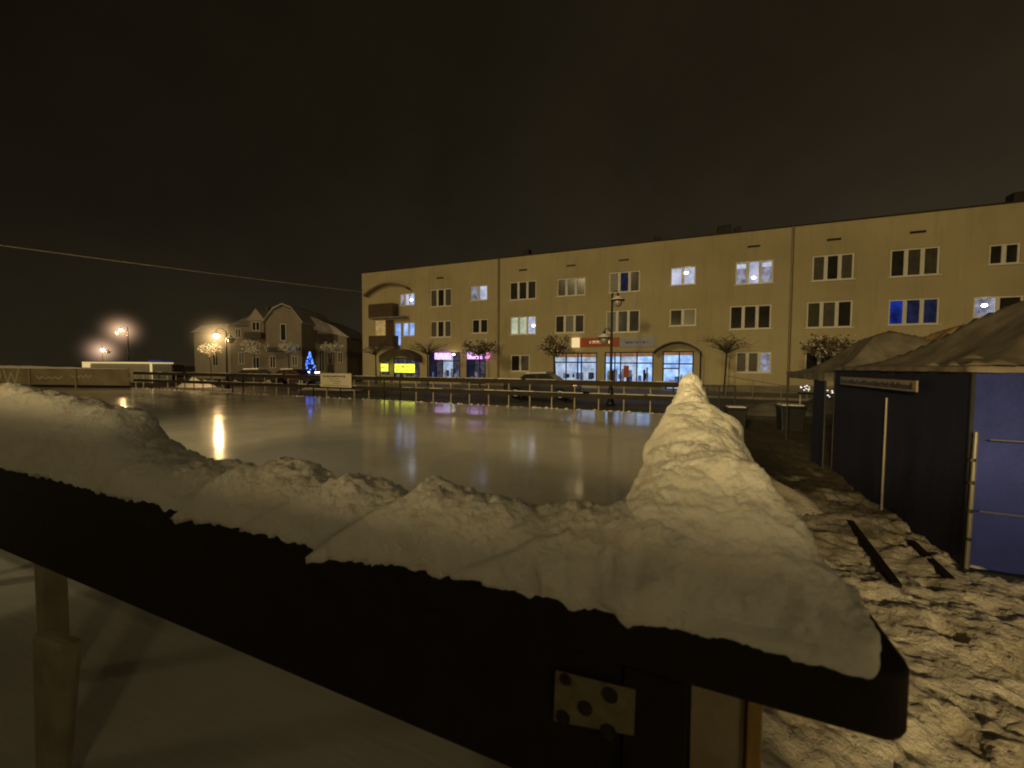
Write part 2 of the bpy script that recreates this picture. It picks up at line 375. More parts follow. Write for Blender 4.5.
# ------------------------------------------------------------------ snow heaped on the barrier
def snowbank():
    m = MB()
    # A: along the front handrail
    crest = [(-6.6, 1.60), (-5, 1.70), (-3.85, 1.665), (-3.09, 1.645), (-2.68, 1.605), (-2.41, 1.55), (-2.25, 1.455), (-1.95, 1.385), (-1.69, 1.385), (-1.51, 1.365), (-1.29, 1.39), (-.92, 1.385), (-.65, 1.375), (-.42, 1.385), (-.2, 1.42), (-.05, 1.46), (.2, 1.41), (.33, 1.34)]
    n = 20; xs = []; x = -6.6
    while x < .325: xs.append(x); x += .03
    xs.append(.325)
    for x in xs:
        zc = interp(x, crest); hw = .145; yc = 1.045
        front = .012 * noise.noise(Vector((x * 5, 0, 3))) + .008 * noise.noise(Vector((x * 14, 0, 7)))
        for k in range(n):
            a = math.pi * k / (n - 1)
            c, s = math.cos(a), math.sin(a)
            y = yc - hw * math.copysign(abs(c) ** .75, c) + (front if c > 0 else 0)
            z = 1.258 + (zc - 1.258) * s ** .8
            sh = (zc - z) / (zc - 1.25)
            m.v.append((x, y, z))
    for i in range(len(xs) - 1):
        for k in range(n):
            a = i * n + k; b = i * n + (k + 1) % n
            m.f.append((a, b, b + n, a + n))
    m.f.append(tuple(range(n))); m.f.append(tuple(range((len(xs) - 1) * n, len(xs) * n))[::-1])
    # B: along the side rail, the tall heap with its peak
    prof = [  # y, centre, left half, right half, crest
        (.93, .09, .25, .205, 1.40), (1.0, .075, .22, .215, 1.50), (1.12, .03, .155, .20, 1.585), (1.35, .01, .13, .20, 1.61), (1.65, .005, .13, .225, 1.635), (1.86, .012, .135, .19, 1.625), (1.96, .02, .105, .12, 1.615), (2.08, .02, .135, .125, 1.68), (2.3, .028, .16, .13, 1.775), (2.5, .028, .13, .10, 1.69), (2.85, .02, .12, .10, 1.54), (3.4, .02, .12, .12, 1.42), (4.5, .02, .12, .12, 1.37)]
    o = len(m.v); ysl = []; y = .93
    while y < 4.5: ysl.append(y); y += .03
    for y in ysl:
        c0 = interp(y, [(p[0], p[1]) for p in prof]); lh = interp(y, [(p[0], p[2]) for p in prof])
        rh = interp(y, [(p[0], p[3]) for p in prof]); zc = interp(y, [(p[0], p[4]) for p in prof])
        pk = max(0, 1 - abs(y - 2.35) / .5)
        for k in range(n):
            a = math.pi * k / (n - 1); c, s = math.cos(a), math.sin(a)
            e = .62 + .55 * pk
            xx = c0 - (lh if c > 0 else rh) * math.copysign(abs(c) ** e, c)
            z = 1.255 + (zc - 1.255) * s ** (.62 + .6 * pk)
            m.v.append((xx, y, z))
    for i in range(len(ysl) - 1):
        for k in range(n):
            a = o + i * n + k; b = o + i * n + (k + 1) % n
            m.f.append((a, b, b + n, a + n))
    m.f.append(tuple(range(o, o + n))); m.f.append(tuple(range(o + (len(ysl) - 1) * n, o + len(ysl) * n))[::-1])
    m.mi = [0] * len(m.f)
    ob = m.build('snow_bank', 'snow')
    rm = ob.modifiers.new('r', 'REMESH'); rm.mode = 'VOXEL'; rm.voxel_size = .0075
    sm = ob.modifiers.new('s', 'SMOOTH'); sm.factor = .5; sm.iterations = 6
    dg = bpy.context.evaluated_depsgraph_get()
    me = bpy.data.meshes.new_from_object(ob.evaluated_get(dg))
    ob.modifiers.clear(); ob.data = me
    me.calc_loop_triangles()
    nr = [v.normal.copy() for v in me.vertices]
    for v, nn in zip(me.vertices, nr):
        p = v.co.copy()
        k = (.6 if p.y > 1.3 else 1.05) if p.x > -.25 else (.95 if p.x > -2.1 else .55)
        k *= .75 + .7 * max(0, nn.z)
        d = .026 * fbm(p * 4.0 + Vector((1, 5, 2)), 3)
        # crumbly relief, stronger low on the front where lumps broke off
        lump = noise.voronoi(p * 15 + .35 * Vector((noise.noise(p * 9), noise.noise(p * 9 + Vector((5, 0, 0))), 0)))[0][0]
        d += .006 * k * (.42 - lump)
        if p.x > -.3: d += .020 * fbm(p * 7 + Vector((2, 0, 4)), 2)
        d += .0065 * k * fbm(p * 26, 5) + .004 * k * fbm(p * 13 + Vector((7, 0, 0)), 4)
        d += k * (.0040 * noise.noise(p * 75) + .0036 * noise.noise(p * 140))
        # slabs left by the shovel: an edge, then the face falls back to the right
        if p.x < -.25 and p.y < 1.12:
            hgt = p.z - 1.27
            for (x0, w, dep) in ((-3.2, .7, .03), (-2.35, .5, .035), (-1.70, .34, .075), (-1.36, .30, .045), (-1.02, .50, .075), (-.55, .3, .02)):
                s = (p.x - (x0 + 2.3 * hgt)) / w
                if 0 < s < 1: d += dep * (1 - s) * min(1, s * 14)
        if p.z < 1.29 and nn.z < -.2: d *= .1
        v.co = p + nn * d
        if p.z < 1.30 and p.y < .93 and p.x < .36:
            f = min(1, (1.30 - p.z) / .04)
            sl = max([max(0, 1 - abs((p.x - x0) / w - .12) * 1.1) * dep for (x0, w, dep) in ((-1.70, .34, .02), (-1.36, .30, .01), (-1.02, .50, .024), (-2.35, .5, .01))])
            drop = sl + max(0, .006 + .020 * fbm(Vector((p.x * 16, 3, 0)), 5))
            v.co.z -= drop * f
            v.co.y = min(v.co.y, .9 - .004 * f - .004 * noise.noise(Vector((p.x * 60, p.z * 60, 0))) * f) if f > .5 else v.co.y
    me.shade_smooth()
    return ob
sbk = snowbank()
tag(sbk, 'long bank of crumbling snow on the near handrail, rising to a peak at the corner', 'snow bank')

# ------------------------------------------------------------------ far barrier
fb = empty('rink_barrier', (-16, 17, 0), label='far barrier with dark planks and thin pale posts between the ice and the street', cat='barrier', group='timber barriers round the ice rink')
RX0 = -38.4
def wob(x): return .012 * noise.noise(Vector((x * .8, 1, 0)))
def plank(x0, x1, y0, y1, z0, z1):
    m = MB(); x = x0
    while x < x1 - .1:
        e = min(x + 3.02, x1); w = wob(x)
        m.box(x + .006, e - .006, y0 + w, y1 + w, z0 + w, z1 + w); x = e
    return m
rel(plank(RX0, .1, 16.98, 17.06, 1.03, 1.235), fb).build('top_rail', 'wood_rail', fb)
rel(plank(RX0, .1, 16.98, 17.05, .50, .69), fb).build('middle_rail', 'wood_rail', fb)
for (z, wy) in ((1.238, .1), (.692, .07)):
    x = RX0
    while x < .1:
        L = random.uniform(.25, 1.6)
        if random.random() < .8:
            hh = random.uniform(.012, .035)
            rel(MB().prism_x([(16.97, z), (16.975 + wy, z), (16.97 + wy * .8, z + hh), (16.99, z + hh)], x, min(x + L, .1)), fb).build('snow_strip', 'snow_far', fb)
        x += L + random.uniform(0, .3)
x = RX0 + .05
while x < .2:
    rel(MB().box(x - .024, x + .024, 17.075, 17.13, 0, 1.2), fb).build('post', 'wood_pale' if random.random() < .75 else 'wood_rail', fb)
    x += 1.03
# crumbs of snow along the far foot
cr = MB(); x = -38
while x < -.2:
    r = random.uniform(.02, .09); y = 16.86 + random.uniform(-.08, .05)
    k = 6; top = (x, y, r * random.uniform(.5, .9))
    ring = [(x + r * 1.5 * math.cos(2 * math.pi * i / k) * random.uniform(.7, 1.2), y + r * math.sin(2 * math.pi * i / k), .001) for i in range(k)]
    cr.add([top] + ring, [(0, 1 + i, 1 + (i + 1) % k) for i in range(k)])
    x += random.uniform(.03, .5)
tag(cr.build('snow_crumbs', 'snow_far'), 'crumbs of shaved snow along the foot of the far barrier', 'snow', kind='stuff')

# white notice board hanging on the far barrier
nbd = empty('notice_board', (-17.83, 16.87, 0), label='white notice board with lines of black print hung on the far barrier', cat='sign')
MB().box(-1.14, 1.14, -.02, .02, .60, 1.37).build('panel', 'sign_board', nbd)
tx = MB(); rnd = random.Random(5)
for (z, h, a, b) in ((1.20, .10, -.92, .72), (1.06, .045, -.5, .3), (.93, .05, -.35, .42), (.80, .04, -.2, .35), (.69, .05, -.95, .98)):
    x = a
    while x < b:
        w = rnd.uniform(.03, .075); tx.box(x, min(x + w, b), -.024, -.0205, z - h / 2, z + h / 2 * rnd.uniform(.5, 1)); x += w + rnd.uniform(.015, .04)
tx.build('print', 'sign_ink', nbd)

# left wall of the rink, snow on top, lettering on the face
lw = empty('rink_wall', (-38.6, 16.9, 0), math.atan2(-4.5, -13.5), label='long tan rink wall at the far left with pale painted letters under a snow cap', cat='wall')
MB().box(0, 16, 0, .12, .18, 1.42).build('panel', 'banner', lw)
MB().box(0, 16, -.01, .10, 0, .17).build('foot_board', 'wood_dark', lw)
m = MB(); n = 7; N = 160
for i in range(N + 1):
    x = 16 * i / N
    hh = .05 + .17 * min(1, x / 9) + .04 * fbm(Vector((x * .9, 2, 0)), 3)
    for k in range(n):
        a = math.pi * k / (n - 1)
        m.v.append((x, .06 - .12 * math.cos(a), 1.41 + hh * math.sin(a)))
m.f = [(i * n + k, i * n + k + 1, (i + 1) * n + k + 1, (i + 1) * n + k) for i in range(N) for k in range(n - 1)]; m.mi = [0] * len(m.f)
m.build('snow_cap', 'snow_far', lw, smooth=True)
for x in (4.3, 8.2, 12.1): MB().box(x, x + .09, .125, .2, 0, 1.4).build('post', 'wood_pale', lw)
# stroke letters O W on the face towards the ice (local +y side)
def strokes(m, polys, w, y):
    for pl_ in polys:
        for (a, b) in zip(pl_, pl_[1:]):
            a = Vector((a[0], y, a[1])); b = Vector((b[0], y, b[1])); d = (b - a).normalized(); u = Vector((d.z, 0, -d.x)) * w / 2; e = d * w * .3
            m.add([a - u - e, a + u - e, b + u + e, b - u + e], [(0, 1, 2, 3)])
def letters(x0, s):
    m = MB()
    O = [(x0 - s * .45 * (1 + math.cos(t)), .80 + s * .42 * math.sin(t)) for t in [2 * math.pi * k / 16 for k in range(17)]]
    strokes(m, [O], .10, .1225)
    W = [(x0 - s * 1.1, .80 + s * .42), (x0 - s * 1.35, .80 - s * .42), (x0 - s * 1.6, .80 + s * .25), (x0 - s * 1.85, .80 - s * .42), (x0 - s * 2.15, .80 + s * .46)]
    strokes(m, [W], .10, .1245)
    return m
letters(11.9, 1.25).build('lettering', 'paint_pale', lw)
m = MB(); rnd = random.Random(9)
for (cx, cz, L) in ((6.6, .72, 2.2), (3.9, .84, 1.7)):
    pts = [(cx - L / 2 + L * k / 14, cz + .12 * math.sin(k * 1.9) + rnd.uniform(-.05, .05)) for k in range(15)]
    strokes(m, [pts], .07, .1225)
m.build('scrawl', 'paint_pale', lw)
# which local side faces the ice? the wall runs away to the left; +y local points to the ice

# ------------------------------------------------------------------ apartment building
YB = 33.0
ab = empty('apartment_building', (-7, YB, 0), label='long three storey cream apartment block with shops at street level and some lit windows', cat='building')
def bl(mb): return rel(mb, ab)
X0, X1, ZT = -31.1, 26.0, 11.35
wins = []   # x0,x1,z0,z1,panes,[materials per pane],kind
D, C, Gn, LW, LB, LG, LD, DB, BB = 'glass_dark', 'glass_curtain', 'glass_green', 'lit_white', 'lit_blue', 'lit_green', 'lit_dim', 'deep_blue', 'dim_blue'
T0, T1, S0, S1 = 7.62, 9.22, 4.56, 6.18
wins += [(-26.3, -24.5, 7.75, 8.95, 3, [LD, LW, LB]), (-22.7, -20.3, 7.45, 9.12, 3, [C, D, C]), (-18.3, -16.55, 7.78, 9.15, 2, [LD, LW]), (-14.4, -11.9, T0, T1, 3, [D, D, D]),
         (-10.05, -7.65, 7.68, 9.15, 3, [D, D, D]), (-5.75, -3.4, 7.7, 9.32, 3, [C, BB, D]), (-1.2, .53, 7.95, 9.3, 2, [LW, LW]), (3.1, 5.4, 7.7, 9.32, 3, [LD, LW, LD]),
         (7.62, 9.85, T0, 9.3, 3, [C, D, C]), (11.66, 14.0, 7.56, 9.28, 3, [D, C, C]), (16.15, 17.45, 7.92, 9.1, 2, [D, D]), (20.4, 22.6, T0, 9.28, 3, [D, C, D])]
wins += [(-25.95, -24.5, 4.75, 6.1, 2, [LB, LB]), (-22.7, -20.35, 4.55, 6.12, 3, [C, D, C]), (-18.15, -16.5, 4.83, 6.12, 2, [D, D]), (-14.3, -11.9, 4.6, S1, 3, [LG, LG, LW]),
         (-10.2, -7.7, 4.64, 6.14, 3, [D, C, D]), (-5.95, -3.35, 4.56, 6.3, 3, [C, D, D]), (-1.2, .63, 4.93, 6.2, 2, [D, Gn]), (2.82, 5.37, 4.56, 6.24, 3, [D, D, D]),
         (7.4, 9.87, 4.52, 6.27, 3, [Gn, C, D]), (11.68, 14.1, 4.57, 6.18, 3, [DB, BB, BB]), (15.6, 17.7, 4.9, 6.09, 2, [LD, D]), (20.4, 22.6, T0 - 3, 6.2, 3, [D, D, D])]
wins += [(-14.25, -12.45, 1.38, 2.85, 2, [D, C]), (3.28, 5.46, 1.49, 2.96, 3, [C, C, LD]), (7.4, 9.8, 1.49, 2.96, 3, [D, D, C]), (11.7, 14.1, 1.49, 2.96, 3, [C, D, D])]
shops = [(-10.3, -6.6, .62, 3.0), (-6.0, -2.28, .62, 3.04), (-1.62, .55, .14, 3.07), (-22.85, -19.35, .5, 3.12), (-18.7, -16.7, .2, 3.12), (-28.6, -27.6, .9, 2.35), (-27.1, -23.9, .4, 2.6)]
doors = [(-26.95, -26.15, 3.75, 6.1)]
holes = [w[:4] for w in wins] + shops + doors
def facade():
    xs = sorted({X0, X1} | {h[0] for h in holes} | {h[1] for h in holes}); zs = sorted({.62, ZT, 0.0} | {h[2] for h in holes} | {h[3] for h in holes})
    m = MB(); idx = {}
    def vid(x, z):
        if (x, z) not in idx: idx[(x, z)] = len(m.v); m.v.append((x, YB, z))
        return idx[(x, z)]
    for a, b in zip(xs, xs[1:]):
        for c, d in zip(zs, zs[1:]):
            mx, mz = (a + b) / 2, (c + d) / 2
            if any(h[0] < mx < h[1] and h[2] < mz < h[3] for h in holes): continue
            m.f.append((vid(a, c), vid(b, c), vid(b, d), vid(a, d)))
    m.mi = [0] * len(m.f)
    dp = .18
    for (a, b, c, d) in holes:
        m.add([(a, YB, c), (b, YB, c), (b, YB, d), (a, YB, d), (a, YB + dp, c), (b, YB + dp, c), (b, YB + dp, d), (a, YB + dp, d)],
              [(0, 1, 5, 4), (1, 2, 6, 5), (2, 3, 7, 6), (3, 0, 4, 7)])
    # end walls and back
    m.add([(X0, YB, 0), (X0, YB + 12, 0), (X0, YB + 12, ZT), (X0, YB, ZT)], [(0, 1, 2, 3)])
    m.add([(X1, YB, 0), (X1, YB + 12, 0), (X1, YB + 12, ZT), (X1, YB, ZT)], [(0, 1, 2, 3)])
    m.add([(X0, YB + 12, 0), (X1, YB + 12, 0), (X1, YB + 12, ZT), (X0, YB + 12, ZT)], [(0, 1, 2, 3)])
    bl(m).build('wall', 'cream', ab)
facade()
bl(MB().box(X0 - .08, X1 + .08, YB - .09, YB + 12.2, ZT + .002, ZT + .08)).build('roof', 'roof', ab)
pm = MB()
segs = [(X0, -28.65), (-27.55, -27.15), (-23.8, -22.95), (-19.3, -18.75), (-16.65, -10.35), (-6.55, -1.67), (.6, X1)]
for a, b in segs: bl(MB().box(a, b, YB - .04, YB - .003, 0, .6)).build('plinth', 'plinth', ab)

def window(x0, x1, z0, z1, n, mats, parent=ab):
    y = YB + .10; w = .09
    fr = MB(); fr.box(x0, x1, y - .03, y + .05, z0, z0 + w); fr.box(x0, x1, y - .03, y + .05, z1 - w, z1)
    for k in range(n + 1):
        cx = x0 + (x1 - x0) * k / n
        a, b = (cx, cx + w) if k == 0 else (cx - w, cx) if k == n else (cx - .10, cx + .10)
        fr.box(a, b, y - .029, y + .049, z0 + w, z1 - w)
    f = bl(fr).build('window', 'white', parent)
    pa = MB(); ms = []
    for k in range(n):
        a = x0 + (x1 - x0) * k / n; b = x0 + (x1 - x0) * (k + 1) / n
        if mats[k] not in ms: ms.append(mats[k])
        pa.cur = ms.index(mats[k])
        pa.add([(a + .02, y + .02, z0 + .02), (b - .02, y + .02, z0 + .02), (b - .02, y + .02, z1 - .02), (a + .02, y + .02, z1 - .02)], [(0, 1, 2, 3)])
    bl(pa).build('pane', ms, f)
    bl(MB().box(x0 - .08, x1 + .08, YB - .10, YB + .06, z0 - .06, z0 - .004)).build('sill', 'white', f)
    return f, y
for wd in wins: window(*wd)
# ceiling lamps seen inside some lit rooms (just inside the pane)
for (x, z) in ((-.1, 8.85), (4.25, 8.15), (-12.15, 5.35), (16.1, 5.6), (-24.9, 8.3)):
    b = MB().lathe((x, YB + .085, z), [(0, -.10), (.10, -.07), (.14, 0), (.10, .07), (0, .10)], 10)
    bl(b).build('room_lamp', 'bulb', ab, smooth=True)
# lit bars over the top of the middle lit window
bl(MB().box(3.2, 3.75, YB + .095, YB + .118, 8.85, 9.15).box(3.98, 4.55, YB + .095, YB + .118, 8.85, 9.15).box(4.72, 5.28, YB + .095, YB + .118, 8.85, 9.15)).build('window_blind', 'lit_white', ab)
# blue lit balcony door
dd = bl(MB().box(-26.95, -26.15, YB + .1, YB + .15, 3.75, 6.1)).build('balcony_door', 'white', ab)
bl(MB().box(-26.85, -26.25, YB + .085, YB + .098, 3.9, 6.0)).build('pane', 'lit_blue', dd)
# downpipes
for x in (-15.42, 6.45):
    p = MB().tube([(x, YB - .12, .3), (x, YB - .12, 10.95), (x, YB - .1, 11.33)], .085, 8)
    bl(p).build('drainpipe', 'pipe', ab)
for x, z in ((-21.57, 10.14), (-13.12, 10.16), (-8.87, 10.15), (-4.63, 10.2), (4.19, 10.3), (8.73, 10.25), (12.91, 10.22)):
    bl(MB().box(x - .38, x + .38, YB - .03, YB - .002, z - .07, z + .07)).build('vent', 'metal_dark', ab)
for x, w, h in ((-13.4, .7, .45), (1.9, .9, .55), (3.0, .4, .35), (17.2, 1.6, .5), (-2.5, .5, .3)):
    bl(MB().box(x, x + w, YB + .3, YB + 1.0, ZT + .162, ZT + .2 + h)).build('chimney', 'roof', ab)
bl(MB().tube([(-9.8, YB + 1, ZT + .16), (-9.8, YB + 1, ZT + .9)], .02, 5)).build('aerial', 'metal_dark', ab)
# loggia / balconies on the left
for z0, z1, in ((6.65, 7.95), (3.7, 4.8)):
    b = bl(MB().box(-29.5, -26.45, YB - .85, YB - .78, z0, z1).box(-29.5, -29.43, YB - .777, YB - .003, z0, z1).box(-26.52, -26.45, YB - .777, YB - .003, z0, z1)).build('balcony', 'brown', ab)
    bl(MB().box(-29.45, -25.2 if z0 > 5 else -26.3, YB - .9, YB - .004, z0 - .16, z0 - .004)).build('slab', 'plinth', b)
bl(MB().box(-29.3, -28.1, YB - .04, YB - .003, 4.9, 6.4)).build('balcony_recess', 'warm_lit', ab)
bl(MB().box(-28.0, -27.0, YB - .042, YB - .003, 4.7, 6.4)).build('balcony_recess', 'brown', ab)
def arc_shell(x0, x1, zlow, ztop, y0, y1, mt, name, parent, th=.09, n=20, skew=0):
    m = MB(); poly = []
    for k in range(n + 1):
        t = k / n; poly.append((x0 + (x1 - x0) * t, zlow + (ztop - zlow) * math.sin(math.pi * t) ** .8 + skew * t))
    poly2 = [(x, z - th) for x, z in poly][::-1]
    P = poly + poly2; N2 = len(P)
    vs = [(x, y0, z) for x, z in P] + [(x, y1, z) for x, z in P]
    fs = [(k, k + 1, k + 1 + N2, k + N2) for k in range(N2 - 1)] + [(N2 - 1, 0, N2, 2 * N2 - 1)]
    fs += [(k, k + 1, N2 - 2 - k, N2 - 1 - k) for k in range(n)] + [(k + N2, k + 1 + N2, 2 * N2 - 2 - k, 2 * N2 - 1 - k) for k in range(n)]
    m.add(vs, fs); return bl(m).build(name, mt, parent)
arc_shell(-30.3, -24.9, 9.0, 9.85, YB - .7, YB - .004, 'canopy_brown', 'balcony_canopy', ab, th=.16, skew=.35)
arc_shell(-27.9, -23.6, 2.75, 3.45, YB - 1.2, YB - .004, 'awning', 'awning', ab, th=.6)
arc_shell(-2.25, 1.0, 2.95, 3.7, YB - 1.5, YB - .004, 'awning', 'door_canopy', ab, th=.07)
bl(MB().tube([(.95, YB - 1.4, .1), (.95, YB - 1.4, 2.95)], .05, 8)).build('canopy_post', 'metal_dark', ab)
bl(MB().tube([(-27.8, YB - 1.1, .1), (-27.8, YB - 1.1, 2.8)], .04, 8)).build('canopy_post', 'metal_dark', ab)

# shopfronts
def shopfront(x0, x1, z0, z1, cols, back, mulls, rows=(), strip=None, name='shopfront'):
    fr = MB(); y = YB + .06; w = .10
    fr.box(x0, x1, y - .03, y + .03, z0, z0 + w); fr.box(x0, x1, y - .03, y + .03, z1 - w, z1)
    for cx in [x0 + w / 2] + list(mulls) + [x1 - w / 2]: fr.box(cx - w / 2, cx + w / 2, y - .029, y + .029, z0 + w, z1 - w)
    for (a, b, z) in rows: fr.box(a, b, y - .028, y + .028, z - w / 2, z + w / 2)
    f = bl(fr).build(name, 'metal_dark', ab)
    ed = [x0] + list(mulls) + [x1]; pa = MB(); ms = []
    for k in range(len(ed) - 1):
        mt = cols[k % len(cols)]
        if mt not in ms: ms.append(mt)
        pa.cur = ms.index(mt)
        pa.add([(ed[k], y + .1, z0), (ed[k + 1], y + .1, z0), (ed[k + 1], y + .1, z1), (ed[k], y + .1, z1)], [(0, 1, 2, 3)])
    bl(pa).build('pane', ms, f)
    if strip:
        bl(MB().box(x0 + .07, x1 - .07, y + .045, y + .055, strip, z1 - .07)).build('blind', 'orange_strip', f)
    # goods standing inside the glass
    if back:
        rnd = random.Random(int(x0 * 10))
        for _ in range(back * 3):
            cx = rnd.uniform(x0 + .12, x1 - .45); w2 = rnd.uniform(.12, .38); h2 = rnd.uniform(.2, .9)
            bl(MB().box(cx, cx + w2, y + .062, y + .095, z0 + .07 + rnd.uniform(0, .25), z0 + .1 + h2 * rnd.uniform(.4, 1.1) + .25)).build('display', rnd.choice(('shelf_dark', 'goods_grey', 'goods_blue', 'goods_tan')), f)
    return f
shopfront(-10.3, -6.6, .62, 3.0, ['shop_pale', 'shop_pale', 'shop_lit', 'shop_pale'], 4, (-9.2, -8.2, -7.9), [(-10.3, -6.6, 2.2)], 2.62)
shopfront(-6.0, -2.28, .62, 3.04, ['shop_lit', 'shop_lit', 'shop_pale'], 5, (-5.2, -4.75, -3.5), [(-6.0, -2.28, 2.15)], 2.66)
shopfront(-1.62, .55, .14, 3.07, ['shop_lit', 'shop_lit'], 3, (-.45,), [(-1.62, .55, 2.1), (-1.62, -.45, 1.75)], 2.75, name='shop_door')
shopfront(-22.85, -19.35, .5, 3.12, ['dim_blue', 'shop_dark', 'shop_pale', 'shop_dark'], 4, (-22.0, -21.3, -20.1), [(-22.85, -19.35, 2.3)])
shopfront(-18.7, -16.7, .2, 3.12, ['dim_blue', 'shop_dark'], 2, (-17.9,), [(-18.7, -16.7, 2.3)], name='shop_door')
shopfront(-28.6, -27.6, .9, 2.35, ['shop_dark'], 0, (), ())
shopfront(-27.1, -23.9, .4, 2.6, ['shop_dark', 'shop_dark'], 2, (-25.5,), [(-27.1, -23.9, 1.05)])
# a poster in the middle shop window
bl(MB().box(-4.5, -4.1, YB + .02, YB + .029, 1.0, 1.95)).build('poster', 'red_sign', ab)

def sign(x0, x1, z0, z1, mt, ink, rows, name='shop_sign', dep=.12, seed=1, cell=.16):
    s = bl(MB().box(x0, x1, YB - dep, YB - .005, z0, z1)).build(name, mt, ab)
    m = MB(); rnd = random.Random(seed)
    for (a, b, z, h) in rows:   # strokes too small to read, as in the photo
        x = a
        while x < b:
            w = rnd.uniform(.4, .8) * cell
            m.box(x, min(x + w * .35, b), YB - dep - .01, YB - dep - .002, z - h / 2, z + h / 2)
            if rnd.random() < .7: m.box(x, min(x + w, b), YB - dep - .011, YB - dep - .003, z + h * rnd.choice((.3, 0, -.5)), z + h * .5)
            x += w + cell * .3
    bl(m).build('lettering', ink, s)
    return s
sign(-8.02, -4.86, 3.46, 4.18, 'red_sign', 'cream_sign', [(-7.2, -5.6, 3.82, .22)], seed=2)
sign(-4.84, -2.25, 3.40, 4.10, 'grey_sign', 'shelf_dark', [(-4.4, -2.7, 3.75, .14)], seed=3)
bl(MB().box(-8.65, -8.04, YB - .3, YB - .005, 3.42, 4.2)).build('light_box', glow('light_box', (1, .72, .30), (1, .8, .42), .9), ab)
sign(-22.05, -20.35, 2.45, 3.06, 'purple', 'neon_mark', [(-21.9, -20.5, 2.78, .22)], dep=.2, seed=4)
sign(-18.5, -17.05, 2.48, 3.06, 'purple', 'neon_mark', [(-18.3, -17.25, 2.78, .22)], dep=.2, seed=5)
bl(MB().lathe((-16.42, YB - .25, 2.78), [(0, -.33), (.2, -.24), (.26, 0), (.14, .2), (.06, .38), (0, .42)], 10)).build('flower_sign', 'pink', ab, smooth=True)
sign(-26.75, -24.5, 1.15, 2.0, 'yellow', 'yellow_ink', [(-26.6, -24.7, 1.72, .2), (-26.6, -24.7, 1.38, .14)], dep=.25, seed=6)
sign(-28.55, -27.75, 1.25, 2.0, 'yellow', 'yellow_ink', [(-28.4, -27.9, 1.6, .16)], dep=.25, seed=7)
bl(MB().lathe((-19.9, YB - .3, 2.9), [(0, -.1), (.12, -.05), (.12, .05), (0, .1)], 10)).build('wall_lamp', 'lamp_lit_pink', ab, smooth=True).data.materials[0] = glow('wall_lamp', (1, .7, .3), (1, .75, .35), 14)

# ------------------------------------------------------------------ overhead cable
w = MB(); pts = []
A = Vector((-31.1, 32.9, 9.45)); B = Vector((-37.5, 2.0, 8.25))
for k in range(33):
    t = k / 32; p = A.lerp(B, t); p.z -= .12 * 4 * t * (1 - t); pts.append(p)
w.tube(pts, .03, 5)
tag(w.build('overhead_cable', mat('cable', (.5, .45, .35), .6, .2, 2)), 'thin pale cable strung through the night sky to the corner of the block', 'cable')

# ------------------------------------------------------------------ street lamps
def bell(m_, c, s=1.0):
    m_.lathe(c, [(0, .30 * s), (.05 * s, .28 * s), (.06 * s, .2 * s), (.11 * s, .16 * s), (.13 * s, .06 * s), (.30 * s, .0), (.33 * s, -.04 * s), (.30 * s, -.05 * s), (0, -.04 * s)], 16)
def lamp_post(base, H, heads, rz, label, lit=None, thick=.07, lit_mat='lamp_lit', snow=True, gr='lamp posts around the square'):
    o = empty('street_lamp', base, rz, label=label, cat='street lamp', group=gr)
    m = MB(); m.lathe((0, 0, 0), [(0, 0), (.2, 0), (.2, .12), (.13, .3), (.12, .75), (thick, .9), (thick * .8, H * .6), (thick * .6, H), (0, H + .06)], 14)
    m.build('post', 'metal_dark', o, smooth=True)
    for i, (dx, z) in enumerate(heads):
        a = MB(); sg = 1 if dx > 0 else -1
        a.tube([(0, 0, z + .15), (dx * .4, 0, z + .42), (dx * .8, 0, z + .42), (dx, 0, z + .3)], .022, 6)
        a.build('arm', 'metal_dark', o)
        h = MB(); bell(h, (dx, 0, z)); hd = h.build('shade', 'metal_dark', o, smooth=True)
        is_lit = lit is not None and i in lit
        g = MB().lathe((dx, 0, z), [(.19, -.05), (.21, -.14), (.17, -.25), (.08, -.32), (0, -.33)], 14)
        g.build('globe', lit_mat if is_lit else 'lamp_glass', hd, smooth=True)
        if snow:
            MB().lathe((dx, 0, z), [(.31, .0), (.29, .055), (.14, .13), (.125, .17)], 14).build('snow_cap', 'snow_far', hd, smooth=True)
    return o
lamp_post((-3.24, 19.5, 0), 5.25, [(.26, 4.95), (-.34, 3.22)], 0, 'dark unlit lamp post with two bell shades, standing in front of the lit shop windows')
def cam_base(px, Z): 
    v = turn(cam_at(px, 400, Z)); return (v.x, v.y, 0)
lp1 = cam_base(227, 31); lp2 = cam_base(129, 60); lp3 = cam_base(103, 58)
lamp_post(lp1, 4.3, [(-.75, 4.15), (.0, 3.9)][:1] + [(.35, 3.75)], TH, 'brightly lit lamp post in front of the old house, the bigger of the glaring lights', lit=[0])
lamp_post(lp2, 7.2, [(-1.0, 6.95), (-1.75, 6.3)], TH, 'lit lamp post further left with two heads close together, higher than its neighbour', lit=[0], lit_mat='lamp_lit_pink', thick=.10)
lamp_post(lp3, 4.5, [(0.05, 3.95), (.9, 3.6)], TH, 'farthest lit lamp post at the left, its light low above the pale frame', lit=[0], lit_mat='lamp_lit_pink')

def lamp_light(name, loc, power, col=(1, .64, .27), rad=.15):
    l = bpy.data.lights.new(name, 'POINT'); l.energy = power; l.color = col; l.shadow_soft_size = rad
    o = bpy.data.objects.new(name, l); COL.objects.link(o); o.location = loc; return o
def off(base, dx, z):
    return (base[0] + dx * math.cos(TH), base[1] + dx * math.sin(TH), z)
lamp_light('street_lamp_light', off(lp1, -.75, 3.75), 460)
lamp_light('street_lamp_light', off(lp2, -1.0, 6.5), 420)
lamp_light('street_lamp_light', off(lp3, .05, 3.55), 200)

